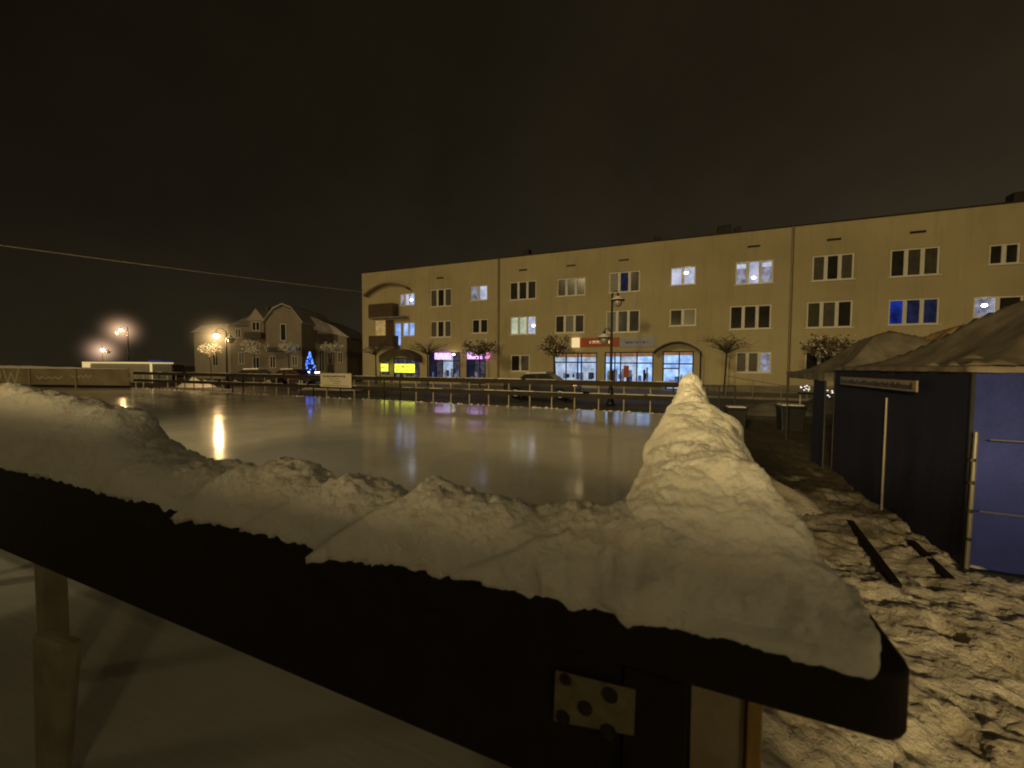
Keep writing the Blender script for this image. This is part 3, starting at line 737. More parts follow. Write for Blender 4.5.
# glow painted round each lit lamp: an emissive volume that thins outwards
def lamp_glow(base, dx, z, r, dens, col):
    m = bpy.data.materials.new('lamp_halo'); m.use_nodes = True; nt = m.node_tree; nt.nodes.clear()
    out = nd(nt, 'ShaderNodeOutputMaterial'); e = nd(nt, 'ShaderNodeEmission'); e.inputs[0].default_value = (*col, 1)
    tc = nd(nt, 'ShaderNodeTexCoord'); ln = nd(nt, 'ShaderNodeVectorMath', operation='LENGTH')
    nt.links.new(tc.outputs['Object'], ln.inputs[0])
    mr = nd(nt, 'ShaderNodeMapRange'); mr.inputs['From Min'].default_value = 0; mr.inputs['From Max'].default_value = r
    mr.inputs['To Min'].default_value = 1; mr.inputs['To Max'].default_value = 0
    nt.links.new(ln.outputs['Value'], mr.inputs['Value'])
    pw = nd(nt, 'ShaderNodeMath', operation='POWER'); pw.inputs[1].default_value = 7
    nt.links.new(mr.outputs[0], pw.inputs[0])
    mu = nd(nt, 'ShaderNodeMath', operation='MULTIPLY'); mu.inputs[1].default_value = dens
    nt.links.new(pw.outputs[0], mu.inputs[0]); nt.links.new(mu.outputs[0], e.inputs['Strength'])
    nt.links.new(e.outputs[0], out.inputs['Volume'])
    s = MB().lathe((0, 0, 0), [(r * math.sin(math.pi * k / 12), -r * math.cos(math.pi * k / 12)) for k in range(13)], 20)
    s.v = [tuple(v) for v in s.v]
    o = s.build('lamp_halo', m, smooth=True); o.location = off(base, dx, z)
    tag(o, 'soft self-glowing halo painted around a lamp head', 'haze', kind='stuff')
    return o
lamp_glow(lp1, -.75, 3.9, 3.0, 2.3, (1, .64, .26))
lamp_glow(lp2, -1.0, 6.7, 5.2, 1.0, (1, .62, .36))
lamp_glow(lp3, .05, 3.7, 5.0, .9, (1, .62, .40))

# ------------------------------------------------------------------ trees
def tree(base, zc, H, Rc, kind, label, seed, rz=0, group='small street trees round the square'):
    """kind: bare / snowy / leafy"""
    rnd = random.Random(seed)
    o = empty('street_tree', base, rz, label=label, cat='tree', group=group)
    t = MB(); top = Vector((rnd.uniform(-.08, .08), 0, zc - H * .35))
    t.tube([(0, 0, -.02), (.02, 0, zc * .35), top], [.085, .06, .05], 8)
    br = MB(); tw = []
    nb_ = 13 if kind != 'bare' else 17
    for i in range(nb_):
        a = 2 * math.pi * i / nb_ + rnd.uniform(-.2, .2); L = Rc * rnd.uniform(.65, 1.05); up = H * rnd.uniform(.25, .95)
        p = [top]; 
        for k in range(1, 5):
            f = k / 4
            p.append(top + Vector((math.cos(a) * L * f + rnd.uniform(-.06, .06), math.sin(a) * L * f + rnd.uniform(-.06, .06), up * math.sin(f * 1.7) * .9 + rnd.uniform(-.04, .04))))
        br.tube(p, [.035, .026, .018, .012, .006], 5); tw.append(p)
        for k in range(1, 5):
            for _ in range(3):
                q = p[k] + Vector((rnd.uniform(-1, 1), rnd.uniform(-1, 1), rnd.uniform(-.4, .7))) * Rc * .38
                br.tube([p[k], (p[k] + q) / 2 + Vector((0, 0, .05)), q], [.010, .007, .004], 4); tw.append([p[k], q])
    t.v += []; tr = t.build('trunk', 'bark', o)
    br.build('branches', 'bark' if kind != 'snowy' else 'snow_far', o)
    if kind != 'bare':
        for nm, mt, n, rs in (('foliage', 'leaf', 900 if kind == 'leafy' else 120, .06), ('snow_clumps', 'snow_far', 320 if kind == 'leafy' else 900, .06)):
            c = MB()
            for _ in range(n):
                s = rnd.choice(tw); f = rnd.uniform(.2, 1.05); p = s[0].lerp(s[-1], f) + Vector([rnd.gauss(0, .11) for _ in range(3)])
                if nm == 'snow_clumps': p.z += .06
                u = Vector([rnd.gauss(0, 1) for _ in range(3)]).normalized(); v = u.orthogonal().normalized(); w_ = u.cross(v)
                r = rs * rnd.uniform(.6, 1.6)
                c.add([p + v * r, p + w_ * r, p - v * r, p - w_ * r + u * r * .4], [(0, 1, 2), (0, 2, 3)])
            c.build(nm, mt, o)
    return o
G0 = 'snow dusted trees before the old house'
def ctree(px, Z, zc, H, Rc, kind, label, seed, group='small street trees round the square'):
    tree(cam_base(px, Z), zc, H, Rc, kind, label, seed, TH, group)
ctree(211, 33, 2.9, .9, .6, 'snowy', 'small snow covered tree left of the lit lamp post', 1, G0)
ctree(254, 39, 3.3, 1.2, .95, 'snowy', 'round snow covered tree before the oriel of the old house', 2, G0)
ctree(289, 41, 3.4, .9, .75, 'snowy', 'snow covered tree under the gable of the old house', 3, G0)
ctree(332, 41, 3.5, .8, .85, 'snowy', 'flat snow covered tree right of the blue lights', 4, G0)
G1 = 'street trees along the apartment block'
tree((-25.8, 29, 0), 3.2, 1.3, 1.2, 'bare', 'bare little tree below the brown balconies', 11, 0, G1)
tree((-20.2, 29, 0), 3.2, 1.2, 1.5, 'bare', 'bare tree in front of the left violet shop sign', 12, 0, G1)
tree((-15.2, 29, 0), 3.1, 1.2, 1.3, 'leafy', 'thin tree with a few brown leaves beside the second violet sign', 13, 0, G1)
tree((-8.9, 29, 0), 3.1, 1.5, 1.15, 'leafy', 'round leafy tree with snow on its leaves left of the blue lit shop', 14, 0, G1)
tree((2.25, 28.5, 0), 3.1, 1.1, 1.35, 'bare', 'bare umbrella shaped tree between the door canopy and the drainpipe', 15, 0, G1)
tree((7.35, 28.5, 0), 3.0, 1.1, 1.2, 'leafy', 'leafy snow dusted tree rising behind the far market tent', 16, 0, G1)
# dark trees beyond the square on the left
def conifer(base, H, Rr, label, seed):
    rnd = random.Random(seed); o = empty('dark_tree', base, 0, label=label, cat='tree', group='dark trees beyond the square')
    MB().tube([(0, 0, 0), (0, 0, H * .9)], [.25, .04], 6).build('trunk', 'bark', o)
    c = MB()
    for _ in range(1100):
        f = rnd.random() ** .8; z = H * (.12 + .88 * f); r = Rr * (1 - f) ** .75 * rnd.uniform(.3, 1.05) + .1; a = rnd.uniform(0, 6.28)
        p = Vector((r * math.cos(a), r * math.sin(a), z + rnd.uniform(-.3, .3))); s = rnd.uniform(.2, .5)
        u = Vector([rnd.gauss(0, 1) for _ in range(3)]).normalized(); v = u.orthogonal().normalized(); w_ = u.cross(v)
        c.add([p + v * s, p + w_ * s * .6, p - v * s, p - w_ * s * .6], [(0, 1, 2, 3)])
    c.build('crown', 'conifer', o)

# ------------------------------------------------------------------ old house on the left
oh = empty('old_house', (0, 0, 0), TH, label='old two storey house with oriel, gable and snowy roofs beyond the rink', cat='house')
def c3(px, py, Z): return cam_at(px, py, Z)
def hx(px, Z): return (px - 512) / F * Z
def hz_(px, py, Z): return cam_at(px, py, Z)[2]
def hbox(x0, x1, Z0, Z1, z0, z1, name, mt): return MB().box(x0, x1, Z0, Z1, z0, z1).build(name, mt, oh)
# left low wing
Z = 52
hbox(hx(195, Z), hx(231.5, Z), Z, Z + 8, 0, hz_(210, 333, Z), 'wall', 'house_pale')
MB().prism([(hx(193, Z), hz_(210, 333, Z) + .01), (hx(231, Z), hz_(210, 333, Z) + .01), (hx(231, Z), hz_(210, 324, Z)), (hx(205, Z), hz_(210, 326, Z))], Z - .3, Z + 8.2).build('roof', 'snow_roof', oh)
# main body left of the gable
Z = 51
e1 = hz_(250, 326, Z)
hbox(hx(232, Z), hx(267, Z), Z, Z + 9, 0, e1, 'wall', 'house')
MB().prism_x([(Z - .4, e1 + .01), (Z + 4.5, hz_(250, 313, Z) + .35), (Z + 9.4, e1 + .01)], hx(231, Z), hx(268, Z)).build('roof', 'snow_roof', oh)
# oriel with its own gable
Zo = 50.2; xa, xb = hx(249, Zo), hx(266, Zo)
hbox(xa + .15, xb - .15, Zo, Z - .01, hz_(256, 340, Zo), hz_(256, 320, Zo), 'oriel', 'house')
MB().prism([(xa - .15, hz_(256, 321, Zo)), (xb + .15, hz_(256, 321, Zo)), (xb - .2, hz_(256, 318, Zo)), ((xa + xb) / 2, hz_(256, 309, Zo)), (xa + .2, hz_(256, 318, Zo))], Zo - .15, Z + 3).build('oriel_roof', 'house_pale', oh)
hbox(xa, xb, Zo - .9, Zo - .01, hz_(256, 339, Zo), hz_(256, 333, Zo), 'balcony', 'house_dark')
# gable body
Zg = 49.5; xa, xb = hx(266.5, Zg), hx(302, Zg); sh = hz_(284, 322, Zg)
MB().prism([(xa, 0), (xb, 0), (xb, sh), (hx(293, Zg), hz_(284, 310, Zg)), (hx(284, Zg), hz_(284, 306.5, Zg)), (hx(275, Zg), hz_(284, 311, Zg)), (xa, sh)], Zg, Zg + 9).build('gable_wall', 'house', oh)
rf = MB()
for (a, b) in (((xa - .3, sh - .2), (hx(275, Zg) - .05, hz_(284, 311, Zg) + .12)), ((hx(275, Zg) - .05, hz_(284, 311, Zg) + .12), (hx(284, Zg), hz_(284, 306.5, Zg) + .15)),
               ((hx(284, Zg), hz_(284, 306.5, Zg) + .15), (hx(293, Zg) + .05, hz_(284, 310, Zg) + .12)), ((hx(293, Zg) + .05, hz_(284, 310, Zg) + .12), (xb + .3, sh - .2))):
    rf.prism([a, b, (b[0], b[1] + .18), (a[0], a[1] + .18)], Zg - .3, Zg + 9.1)
rf.build('gable_roof', 'snow_roof', oh)
# right wing with falling roof
Zr = 53; xa, xb = hx(301, Zr), hx(347, Zr)
MB().prism([(xa, 0), (xb, 0), (xb, hz_(346, 337, Zr)), (xa, hz_(303, 327, Zr))], Zr, Zr + 8).build('wall', 'house', oh)
MB().prism([(xa, hz_(303, 327, Zr) + .01), (xb + .5, hz_(347, 338, Zr) + .01), (hx(336, Zr), hz_(336, 327, Zr)), (hx(316, Zr), hz_(316, 318, Zr)), (xa, hz_(303, 316, Zr))], Zr - .35, Zr + 8).build('roof', 'snow_roof', oh)
hbox(hx(303, Zr), hx(318, Zr), Zr - .05, Zr - .004, hz_(310, 343, Zr), hz_(310, 328.5, Zr), 'dark_panel', 'house_dark')
hbox(hx(318.5, Zr), hx(338, Zr), Zr - .06, Zr - .004, hz_(310, 344, Zr), hz_(330, 334, Zr), 'balcony', 'house_dark')
def hwin(px0, px1, py0, py1, Z, mt='glass_dark', n=2):
    x0, x1 = hx(px0, Z), hx(px1, Z); z0, z1 = hz_(px0, py1, Z), hz_(px0, py0, Z)
    m = MB(); w_ = .08
    m.box(x0, x1, Z - .06, Z - .003, z0, z0 + w_); m.box(x0, x1, Z - .06, Z - .003, z1 - w_, z1)
    for k in range(n + 1):
        cx = x0 + (x1 - x0 - w_) * k / n; m.box(cx, cx + w_, Z - .059, Z - .004, z0 + w_, z1 - w_)
    f = m.build('window', 'white' if mt != 'glass_dark' or True else 'white', oh)
    MB().box(x0 + .03, x1 - .03, Z - .03, Z - .005, z0 + .03, z1 - .03).build('pane', mt, f)
hwin(253, 261, 322, 331, Zo); hwin(281, 287, 324, 341, Zg, n=1); hwin(236, 242, 329, 338, 51)
hwin(319, 325, 350, 372, Zr, 'glass_curtain'); hwin(328, 333, 352, 364, Zr); hwin(253, 260, 357, 372, 51, 'glass_dark'); hwin(213, 219, 352, 366, 52, 'glass_dark'); hwin(292, 298, 356, 366, Zg, 'glass_curtain')
hwin(239, 245, 352, 364, 51, 'glass_curtain'); hwin(270, 276, 356, 368, Zg, 'glass_dark'); hwin(338, 343, 352, 363, Zr, 'glass_dark')
hbox(hx(268, Zg), hx(284, Zg), Zg - .12, Zg - .004, hz_(276, 352, Zg), hz_(276, 347.5, Zg), 'shop_sign', 'car_red')
hbox(hx(292, Zg), hx(301, Zg), Zg - .12, Zg - .004, hz_(276, 350, Zg), hz_(276, 346.5, Zg), 'shop_sign', 'house_dark')
hbox(hx(262, 51), hx(264.5, 51), 52, 53, e1 + .5, hz_(262, 306, 51), 'chimney', 'house_dark')

# blue lit christmas display
bx = empty('christmas_lights', cam_base(310, 42), TH, label='cone of blue fairy lights above a row of white lamps before the old house', cat='light display')
m = MB(); rnd = random.Random(2)
for k in range(120):
    f = rnd.random(); z = 1.35 + 1.8 * f; r = .58 * (1 - f) * rnd.uniform(.6, 1); a = rnd.uniform(0, 6.28); s = .045
    m.box(r * math.cos(a) - s, r * math.cos(a) + s, r * math.sin(a) - s, r * math.sin(a) + s, z - s, z + s)
m.build('blue_bulbs', 'led_blue', bx)
MB().tube([(0, 0, 0), (0, 0, 3.3)], [.05, .02], 6).build('pole', 'metal_dark', bx)
MB().lathe((0, 0, 1.3), [(.5, 0), (.03, 1.8)], 12).build('net', 'dim_blue', bx)
m = MB()
for x in (-1.05, -.75, -.1, .15, .9, 1.15): m.lathe((x, -.6, 1.08), [(0, -.09), (.12, -.04), (.12, .04), (0, .09)], 8)
m.build('white_bulbs', 'led_white', bx)
MB().box(-1.4, 1.4, -.65, -.55, .85, .95).box(-1.4, -1.3, -.65, -.55, 0, .85).box(1.3, 1.4, -.65, -.55, 0, .85).build('rack', 'metal_dark', bx)

# low kiosk with pale frame beyond the left wall
kk = empty('kiosk', cam_base(118, 40), TH, label='long low dark kiosk edged with a pale frame behind the left rink wall', cat='kiosk')
MB().box(-3.3, 3.3, 0, 2.4, 0, 1.85).build('wall', 'metal_dark', kk)
MB().box(-3.4, 3.4, -.12, 2.5, 1.86, 2.0).box(3.25, 3.4, -.12, -.01, 0, 1.855).box(-3.4, -2.7, -.11, -.01, 1.3, 1.855).build('frame', 'cream_sign', kk)
kk.children[1].data.materials[0] = mat('kiosk_frame', (.32, .28, .19), .6, .15, 3, emit=(1, .75, .35), estr=.04)
MB().box(-3.4, 3.4, -.1, 2.5, 2.003, 2.04).build('snow_cap', 'canopy', kk)
bb = empty('blue_booth', cam_base(155, 42), TH, label='narrow blue booth with a snowy top right of the low kiosk', cat='booth')
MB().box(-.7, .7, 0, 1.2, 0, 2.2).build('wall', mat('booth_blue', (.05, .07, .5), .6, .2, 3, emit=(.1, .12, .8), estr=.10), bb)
MB().box(-.75, .75, -.05, 1.25, 2.2, 2.27).build('snow_cap', 'canopy', bb)
MB().lathe((-.5, -.15, .9), [(0, -.12), (.12, 0), (0, .12)], 8).build('lamp', 'led_blue', bb)
rv = empty('parked_van', cam_base(171, 46), TH, label='small dark red van parked between the blue booth and the old house', cat='van')
MB().prism([(-1.2, .35), (1.3, .35), (1.35, .9), (1.1, 1.05), (.85, 1.75), (-1.15, 1.8), (-1.25, 1.0)], -.8, .8).build('body', 'car_red', rv, bevel=.05)
for x in (-.8, .85):
    w2 = MB(); 
    w2.add([(x + .3 * math.cos(2 * math.pi * k / 14), y, .3 + .3 * math.sin(2 * math.pi * k / 14)) for y in (-.84, -.62) for k in range(14)], [tuple(range(14)), tuple(range(14, 28))] + [(k, (k + 1) % 14, (k + 1) % 14 + 14, k + 14) for k in range(14)])
    w2.build('wheel', 'tyre', rv)
MB().box(-1.1, .8, -.815, -.802, 1.15, 1.6).build('side_window', 'glass_dark', rv)
MB().box(-1.15, .9, -.7, .7, 1.8, 1.86).build('snow_cap', 'snow_far', rv)

# ------------------------------------------------------------------ parked cars
def car(loc, rz, paint, label, tail=True):
    o = empty('parked_car', loc, rz, label=label, cat='car', group='cars parked along the street')
    prof = [(-2.05, .35), (-2.1, .75), (-1.95, .92), (-1.3, 1.0), (-.8, 1.38), (.55, 1.42), (1.25, .98), (1.95, .88), (2.1, .7), (2.1, .35)]
    MB().prism(prof, -.85, .85).build('body', paint, o, bevel=.07)
    for sy in (-1, 1):
        g = MB(); y = .856 * sy
        g.add([(-1.15, y, 1.0), (-.1, y, 1.0), (-.1, y, 1.33), (-.75, y, 1.31)], [(0, 1, 2, 3)]); g.add([(0, y, 1.0), (1.05, y, .99), (.5, y, 1.34), (0, y, 1.33)], [(0, 1, 2, 3)])
        g.build('side_window', 'glass_dark', o)
        for x in (-1.3, 1.3):
            t = MB(); n = 18
            t.add([(x + .32 * math.cos(2 * math.pi * k / n), yy, .32 + .32 * math.sin(2 * math.pi * k / n)) for yy in (.68 * sy, .89 * sy) for k in range(n)], [tuple(range(n)), tuple(range(n, 2 * n))] + [(k, (k + 1) % n, (k + 1) % n + n, k + n) for k in range(n)])
            wh = t.build('wheel', 'tyre', o)
            r = MB(); r.add([(x + .2 * math.cos(2 * math.pi * k / n), .895 * sy, .32 + .2 * math.sin(2 * math.pi * k / n)) for k in range(n)], [tuple(range(n))])
            r.build('rim', 'rim', wh)
    s = MB(); s.add([(-.8, -.75, 1.40), (.5, -.75, 1.44), (.5, .75, 1.44), (-.8, .75, 1.40), (-.7, -.65, 1.5), (.4, -.65, 1.53), (.4, .65, 1.53), (-.7, .65, 1.5)], [(4, 5, 6, 7), (0, 1, 5, 4), (1, 2, 6, 5), (2, 3, 7, 6), (3, 0, 4, 7)])
    s.build('snow_cap', 'snow_far', o)
    for sy in (-1, 1):
        MB().box(-2.13, -2.08, .55 * sy - .12, .55 * sy + .12, .7, .84).build('tail_light', 'tail_red' if tail else 'car_red', o)
        MB().box(2.08, 2.13, .55 * sy - .14, .55 * sy + .14, .62, .76).build('headlight', 'lamp_glass', o)
    return o
car((-7.6, 22.2, 0), .03, 'car', 'dark car with snow on its roof parked before the leafy round tree')
MB_ = MB().lathe((-5.42, 21.25, 0), [(.09, 0), (.05, .1), (.04, .85), (.1, .88), (.1, 1.0), (0, 1.03)], 10)
bo = empty('bollard_light', (-5.42, 21.25, 0), label='short bollard with an amber lamp by the dark car', cat='bollard')
rel(MB_, bo).build('post', 'metal_dark', bo); MB().lathe((0, 0, .80), [(.06, 0), (.09, .03), (.06, .06)], 8).build('lamp', 'tail', bo)
car(cam_base(256, 36), TH + .2, 'car', 'snow topped car parked in front of the old house', tail=False)
car(cam_base(293, 37), TH - .1, 'car_red', 'snow topped car parked left of the blue christmas lights', tail=False)
# heap of snow beside the street, left
def heap(base, rx, ry, h, label, seed, mt='snow_far', n=28):
    m = MB(); 
    for j in range(n + 1):
        for i in range(n + 1):
            u, v = i / n * 2 - 1, j / n * 2 - 1; r = math.hypot(u, v)
            z = h * max(0, 1 - r ** 1.7) * (1 + .5 * noise.noise(Vector((u * 2.5 + seed, v * 2.5, 0)))) + .06 * h * noise.noise(Vector((u * 9, v * 9, seed))) * (r < 1)
            m.v.append((u * rx, v * ry, max(z, 0) - .035))
    m.f = [(j * (n + 1) + i, j * (n + 1) + i + 1, (j + 1) * (n + 1) + i + 1, (j + 1) * (n + 1) + i) for j in range(n) for i in range(n)]; m.mi = [0] * len(m.f)
    o = m.build('snow_heap', mt, smooth=True); o.location = base; o.rotation_euler.z = TH
    tag(o, label, 'snow heap', 'ploughed snow heaps'); return o
heap(cam_base(196, 33), 1.5, .9, .7, 'low snow heap behind the far barrier left of the lit lamp', 1)
heap(cam_base(330, 30), 2.4, 1, .55, 'long flat snow heap behind the white notice board', 2)
heap((3.2, 19.2, 0), 2.2, 1.0, .45, 'dull snow heap between the grey railing and the far tent', 3, 'ground')
heap((5.6, 21.2, 0), 2.0, 1.3, .6, 'snow heap at the foot of the block behind the far tent', 4, 'ground')
heap((1.0, 6.9, 0), .55, 1.4, .28, 'rounded snow heap on the path below the side barrier', 5, 'snow_dirty')

# ------------------------------------------------------------------ railings right of the rink
rl = empty('metal_railing', (1.0, 19.5, 0), label='black metal railing right of the snow peak before the cream block', cat='railing')
m = MB()
m.box(-1.5, .99, -.02, .02, 1.0, 1.05); m.build('top_bar', 'metal_dark', rl)
m = MB()
for x in (-1.48, -.1, .35, .95): m.box(x - .03, x + .03, -.025, .025, 0, .998)
m.build('posts', 'metal_dark', rl)
r2 = empty('ramp_railing', (4.0, 27.0, 0), label='thin grey ramp railing along the plinth of the block', cat='railing')
m = MB(); m.tube([(-1.8, 0, 1.35), (1.0, 0, .85), (3.5, 0, .85)], .025, 6); m.tube([(-1.8, 0, .9), (1.0, 0, .45), (3.5, 0, .45)], .02, 6); m.build('rail', 'metal_grey', r2)
m = MB()
for x, h in ((-1.8, 1.35), (-.4, 1.1), (1.0, .85), (2.2, .85), (3.5, .85)): m.tube([(x, 0, 0), (x, 0, h)], .025, 6)
m.build('posts', 'metal_grey', r2)
def planter(loc, w_, h_, label):
    o = empty('waste_bin', loc, .1, label=label, cat='bin', group='dark bins by the path')
    MB().prism([(-w_ * .42, 0), (w_ * .42, 0), (w_ * .5, h_), (-w_ * .5, h_)], -w_ * .4, w_ * .4).build('body', 'metal_dark', o, bevel=.02)
    MB().box(-w_ * .54, w_ * .54, -w_ * .45, w_ * .45, h_ + .002, h_ + .06).build('lid', 'metal_dark', o, bevel=.015)
    MB().box(-w_ * .45, w_ * .45, -w_ * .38, w_ * .38, h_ + .062, h_ + .10).build('snow_cap', 'snow_far', o, bevel=.015)
planter((1.35, 13.2, 0), .5, .62, 'low dark bin just right of the snow peak')
planter((2.75, 13.6, 0), .6, .7, 'dark bin left of the dark tent side')
# planks lying in the snow
def lying(a, b, w_, z, label, mt='wood_dark'):
    a = Vector(a); b = Vector(b); d = b - a; o = empty('plank', (a + b) / 2, math.atan2(d.y, d.x), label=label, cat='plank', group='planks lying in the snow')
    L = d.length; MB().box(-L / 2, L / 2, -w_ / 2, w_ / 2, z, z + .05).build('board', mt, o, bevel=.006)
lying((1.60, 4.15, 0), (1.76, 5.7, 0), .065, .035, 'long dark plank half sunk in the trampled snow')
lying((2.06, 4.45, 0), (2.14, 5.3, 0), .06, .03, 'short dark plank lying before the blue tent corner')

# ------------------------------------------------------------------ market tents
def canopy_mesh(hx_, hy_, H, eave, prof, sag, seed, val=.17, n=40):
    m = MB()
    def z(u, v):
        t = 1 - max(abs(u), abs(v)); base = interp_lin(t, prof) * H
        pan = 1 - min(abs(u), abs(v)) / (max(abs(u), abs(v)) + 1e-6)     # 1 mid panel, 0 on the hip
        s = sag * math.sin(math.pi * min(1, t * 1.15)) * pan
        return eave + base - s + .018 * noise.noise(Vector((u * 4 + seed, v * 4, 0))) * (t > .01) + .007 * noise.noise(Vector((u * 13 + seed, v * 13, 0)))
    for j in range(n + 1):
        for i in range(n + 1):
            u, v = i / n * 2 - 1, j / n * 2 - 1
            m.v.append((u * hx_, v * hy_, z(u, v)))
    m.f = [(j * (n + 1) + i, j * (n + 1) + i + 1, (j + 1) * (n + 1) + i + 1, (j + 1) * (n + 1) + i) for j in range(n) for i in range(n)]
    m.mi = [0] * len(m.f)
    # valance
    ring = [(i, 0) for i in range(n)] + [(n, j) for j in range(n)] + [(i, n) for i in range(n, 0, -1)] + [(0, j) for j in range(n, 0, -1)]
    o = len(m.v); K = len(ring)
    for k, (i, j) in enumerate(ring):
        p = m.v[j * (n + 1) + i]; w_ = 1 + .012 * math.sin(k * 1.3)
        m.v.append((p[0] * w_, p[1] * w_, p[2] - val * (1 + .12 * noise.noise(Vector((k * .25, seed, 0))))))
    for k in range(K):
        a = ring[k][1] * (n + 1) + ring[k][0]; b = ring[(k + 1) % K][1] * (n + 1) + ring[(k + 1) % K][0]
        m.f.append((a, b, o + (k + 1) % K, o + k)); m.mi.append(0)
    return m
def interp_lin(x, tab):
    if x <= tab[0][0]: return tab[0][1]
    for (a, b), (c, d) in zip(tab, tab[1:]):
        if x <= c: return b + (d - b) * (x - a) / (c - a)
    return tab[-1][1]
def cloth(p0, p1, z0, z1, amp, seed, n=36, k=14):
    m = MB(); p0 = Vector((*p0, 0)); p1 = Vector((*p1, 0)); d = (p1 - p0); nn = Vector((-d.y, d.x, 0)).normalized()
    for j in range(k + 1):
        for i in range(n + 1):
            t = i / n; h = j / k
            o = amp * (noise.noise(Vector((t * d.length * 1.6 + seed, h * 1.5, 0))) + .5 * noise.noise(Vector((t * d.length * 5 + h * 2 + seed, h * 3, 2)))) * (math.sin(math.pi * t) ** .4 if 0 < t < 1 else 0)
            p = p0 + d * t + nn * o; m.v.append((p.x, p.y, z0 + (z1 - z0) * h))
    m.f = [(j * (n + 1) + i, j * (n + 1) + i + 1, (j + 1) * (n + 1) + i + 1, (j + 1) * (n + 1) + i) for j in range(k) for i in range(n)]; m.mi = [0] * len(m.f)
    return m
PB = [(0, 0), (.1, .02), (.26, .10), (.41, .27), (.53, .46), (.64, .66), (.76, .83), (1, 1)]
def tent(name_label, cx, cy, hx_, hy_, eave, H, cmat, seed, walls, sag=.10, val=.14, cat='market tent'):
    o = empty('market_tent', (cx, cy, 0), label=name_label, cat=cat, group='market tents right of the rink')
    canopy_mesh(hx_ + .03, hy_ + .03, H, eave, PB, sag, seed, val=val).build('canopy', cmat, o, smooth=True)
    for sx in (-1, 1):
        for sy in (-1, 1): MB().box(sx * hx_ - .012, sx * hx_ + .012, sy * hy_ - .012, sy * hy_ + .012, 0, eave - .02).build('leg', 'metal_dark', o)
    for (a, b, mt) in walls:
        cloth(a, b, .02, eave - .03, .02, seed + a[0]).build('side_wall', mt, o, smooth=True)
    return o
# near tent B
tb = tent('nearest market tent with pale blue front sheet, blue side in painted shade and sagging grey roof', 4.12, 6.7, 1.78, 1.8, 1.83, .95, 'canopy', 1.0,
          [((-1.77, -1.80), (1.78, -1.80), 'blue'), ((-1.78, -1.78), (-1.78, 1.78), 'blue_shaded'), ((1.8, -1.8), (1.8, 1.8), 'blue_shaded'), ((-1.78, 1.8), (1.78, 1.8), 'blue_shaded')], val=.05)
for z, a, b in ((1.2, -1.70, 1.7), (.57, -1.74, 1.7), (.045, -1.76, 1.75)):
    MB().tube([(a, -1.895, z), (a + 1.2, -1.90, z - .012), (b, -1.895, z)], .006, 6).build('cross_bar', 'pole', tb)
MB().tube([(-1.80, -1.89, 0), (-1.795, -1.89, .42), (-1.785, -1.89, 1.26)], [.017, .017, .015], 8).build('front_pole', 'pole', tb)
for z in (.3, .55, .8, 1.0): MB().tube([(-1.80, -1.89, z), (-1.80, -1.89, z + .03)], .023, 8).build('clamp', 'metal_dark', tb)
MB().tube([(-1.835, -.30, .02), (-1.83, -.29, 1.45)], .014, 8).build('side_pole', 'pole', tb)
MB().box(-1.865, -1.845, -1.05, 1.25, 1.56, 1.68).build('valance_strip', 'canopy_pale', tb)
m = MB(); rnd = random.Random(8); y = -.98
while y < 1.2:
    w_ = rnd.uniform(.03, .06); m.box(-1.873, -1.866, y, y + w_, 1.585, 1.585 + rnd.uniform(.04, .07)); y += w_ + rnd.uniform(.02, .04)
m.build('valance_print', 'metal_dark', tb)
MB().box(-1.84, 1.8, -1.93, -1.86, .0, .05).build('foot_bar', 'metal_dark', tb)
# snow lying in the folds of the canopy
def roof_snow(o, pts, seed):
    m = MB(); rnd = random.Random(seed)
    for (x, y, z, r) in pts:
        k = 9; ring = [(x + r * math.cos(2 * math.pi * i / k) * rnd.uniform(.7, 1.3), y + r * 1.6 * math.sin(2 * math.pi * i / k) * rnd.uniform(.7, 1.2), z - .02) for i in range(k)]
        m.add([(x, y, z + .03)] + ring, [(0, 1 + i, 1 + (i + 1) % k) for i in range(k)])
    m.build('snow_patch', 'canopy_pale', o, smooth=True)
roof_snow(tb, [(-1.74, -1.75, 1.86, .07), (-1.6, -1.76, 1.865, .10), (-1.35, -1.78, 1.86, .12), (-.95, -1.8, 1.865, .14), (-1.76, -1.45, 1.86, .05), (-1.76, -1.1, 1.86, .06), (-1.55, -1.3, 1.93, .07)], 4)
# tent A behind it
ta = tent('second market tent behind the nearest one, with pointed pale side panel', 3.6, 10.1, 1.34, 1.42, 1.73, .82, 'canopy', 5.0,
     [((-1.34, -1.4), (-1.34, -.7), 'blue_shaded')])
tc_ = tent('farthest market tent with a tan lit roof panel', 6.1, 13.2, 1.7, 1.5, 1.9, 1.0, 'canopy_tan', 9.0, [((-1.7, -1.5), (-1.7, 1.5), 'blue_shaded')])
td = tent('market tent farther right mostly hidden behind the nearest tent', 7.9, 8.2, 1.6, 1.6, 1.9, .9, 'canopy', 13.0, [((-1.6, -1.6), (1.6, -1.6), 'blue')])
# string of icicle lights beside tent A
sl = empty('string_lights', (3.75, 15.0, 0), label='short string of white icicle lights below the second tent roof', cat='string lights')
MB().box(-.55, .45, -.02, .02, 1.02, 1.07).build('beam', 'metal_dark', sl)
MB().box(.36, .40, -.019, .019, 0, 1.018).build('post', 'metal_grey', sl)
MB().box(-.50, -.46, -.019, .019, 0, 1.018).build('post', 'metal_grey', sl)
m = MB(); rnd = random.Random(1)
for k in range(34):
    x = rnd.uniform(-.5, .5); z = rnd.uniform(1.08, 1.28) - .12 * (x > .2); s = rnd.uniform(.008, .018); m.box(x - s, x + s, -s, s, z - s, z + s)
m.build('bulbs', glow('icicle', (.8, .75, .7), (1, .95, .9), 1.6), sl)

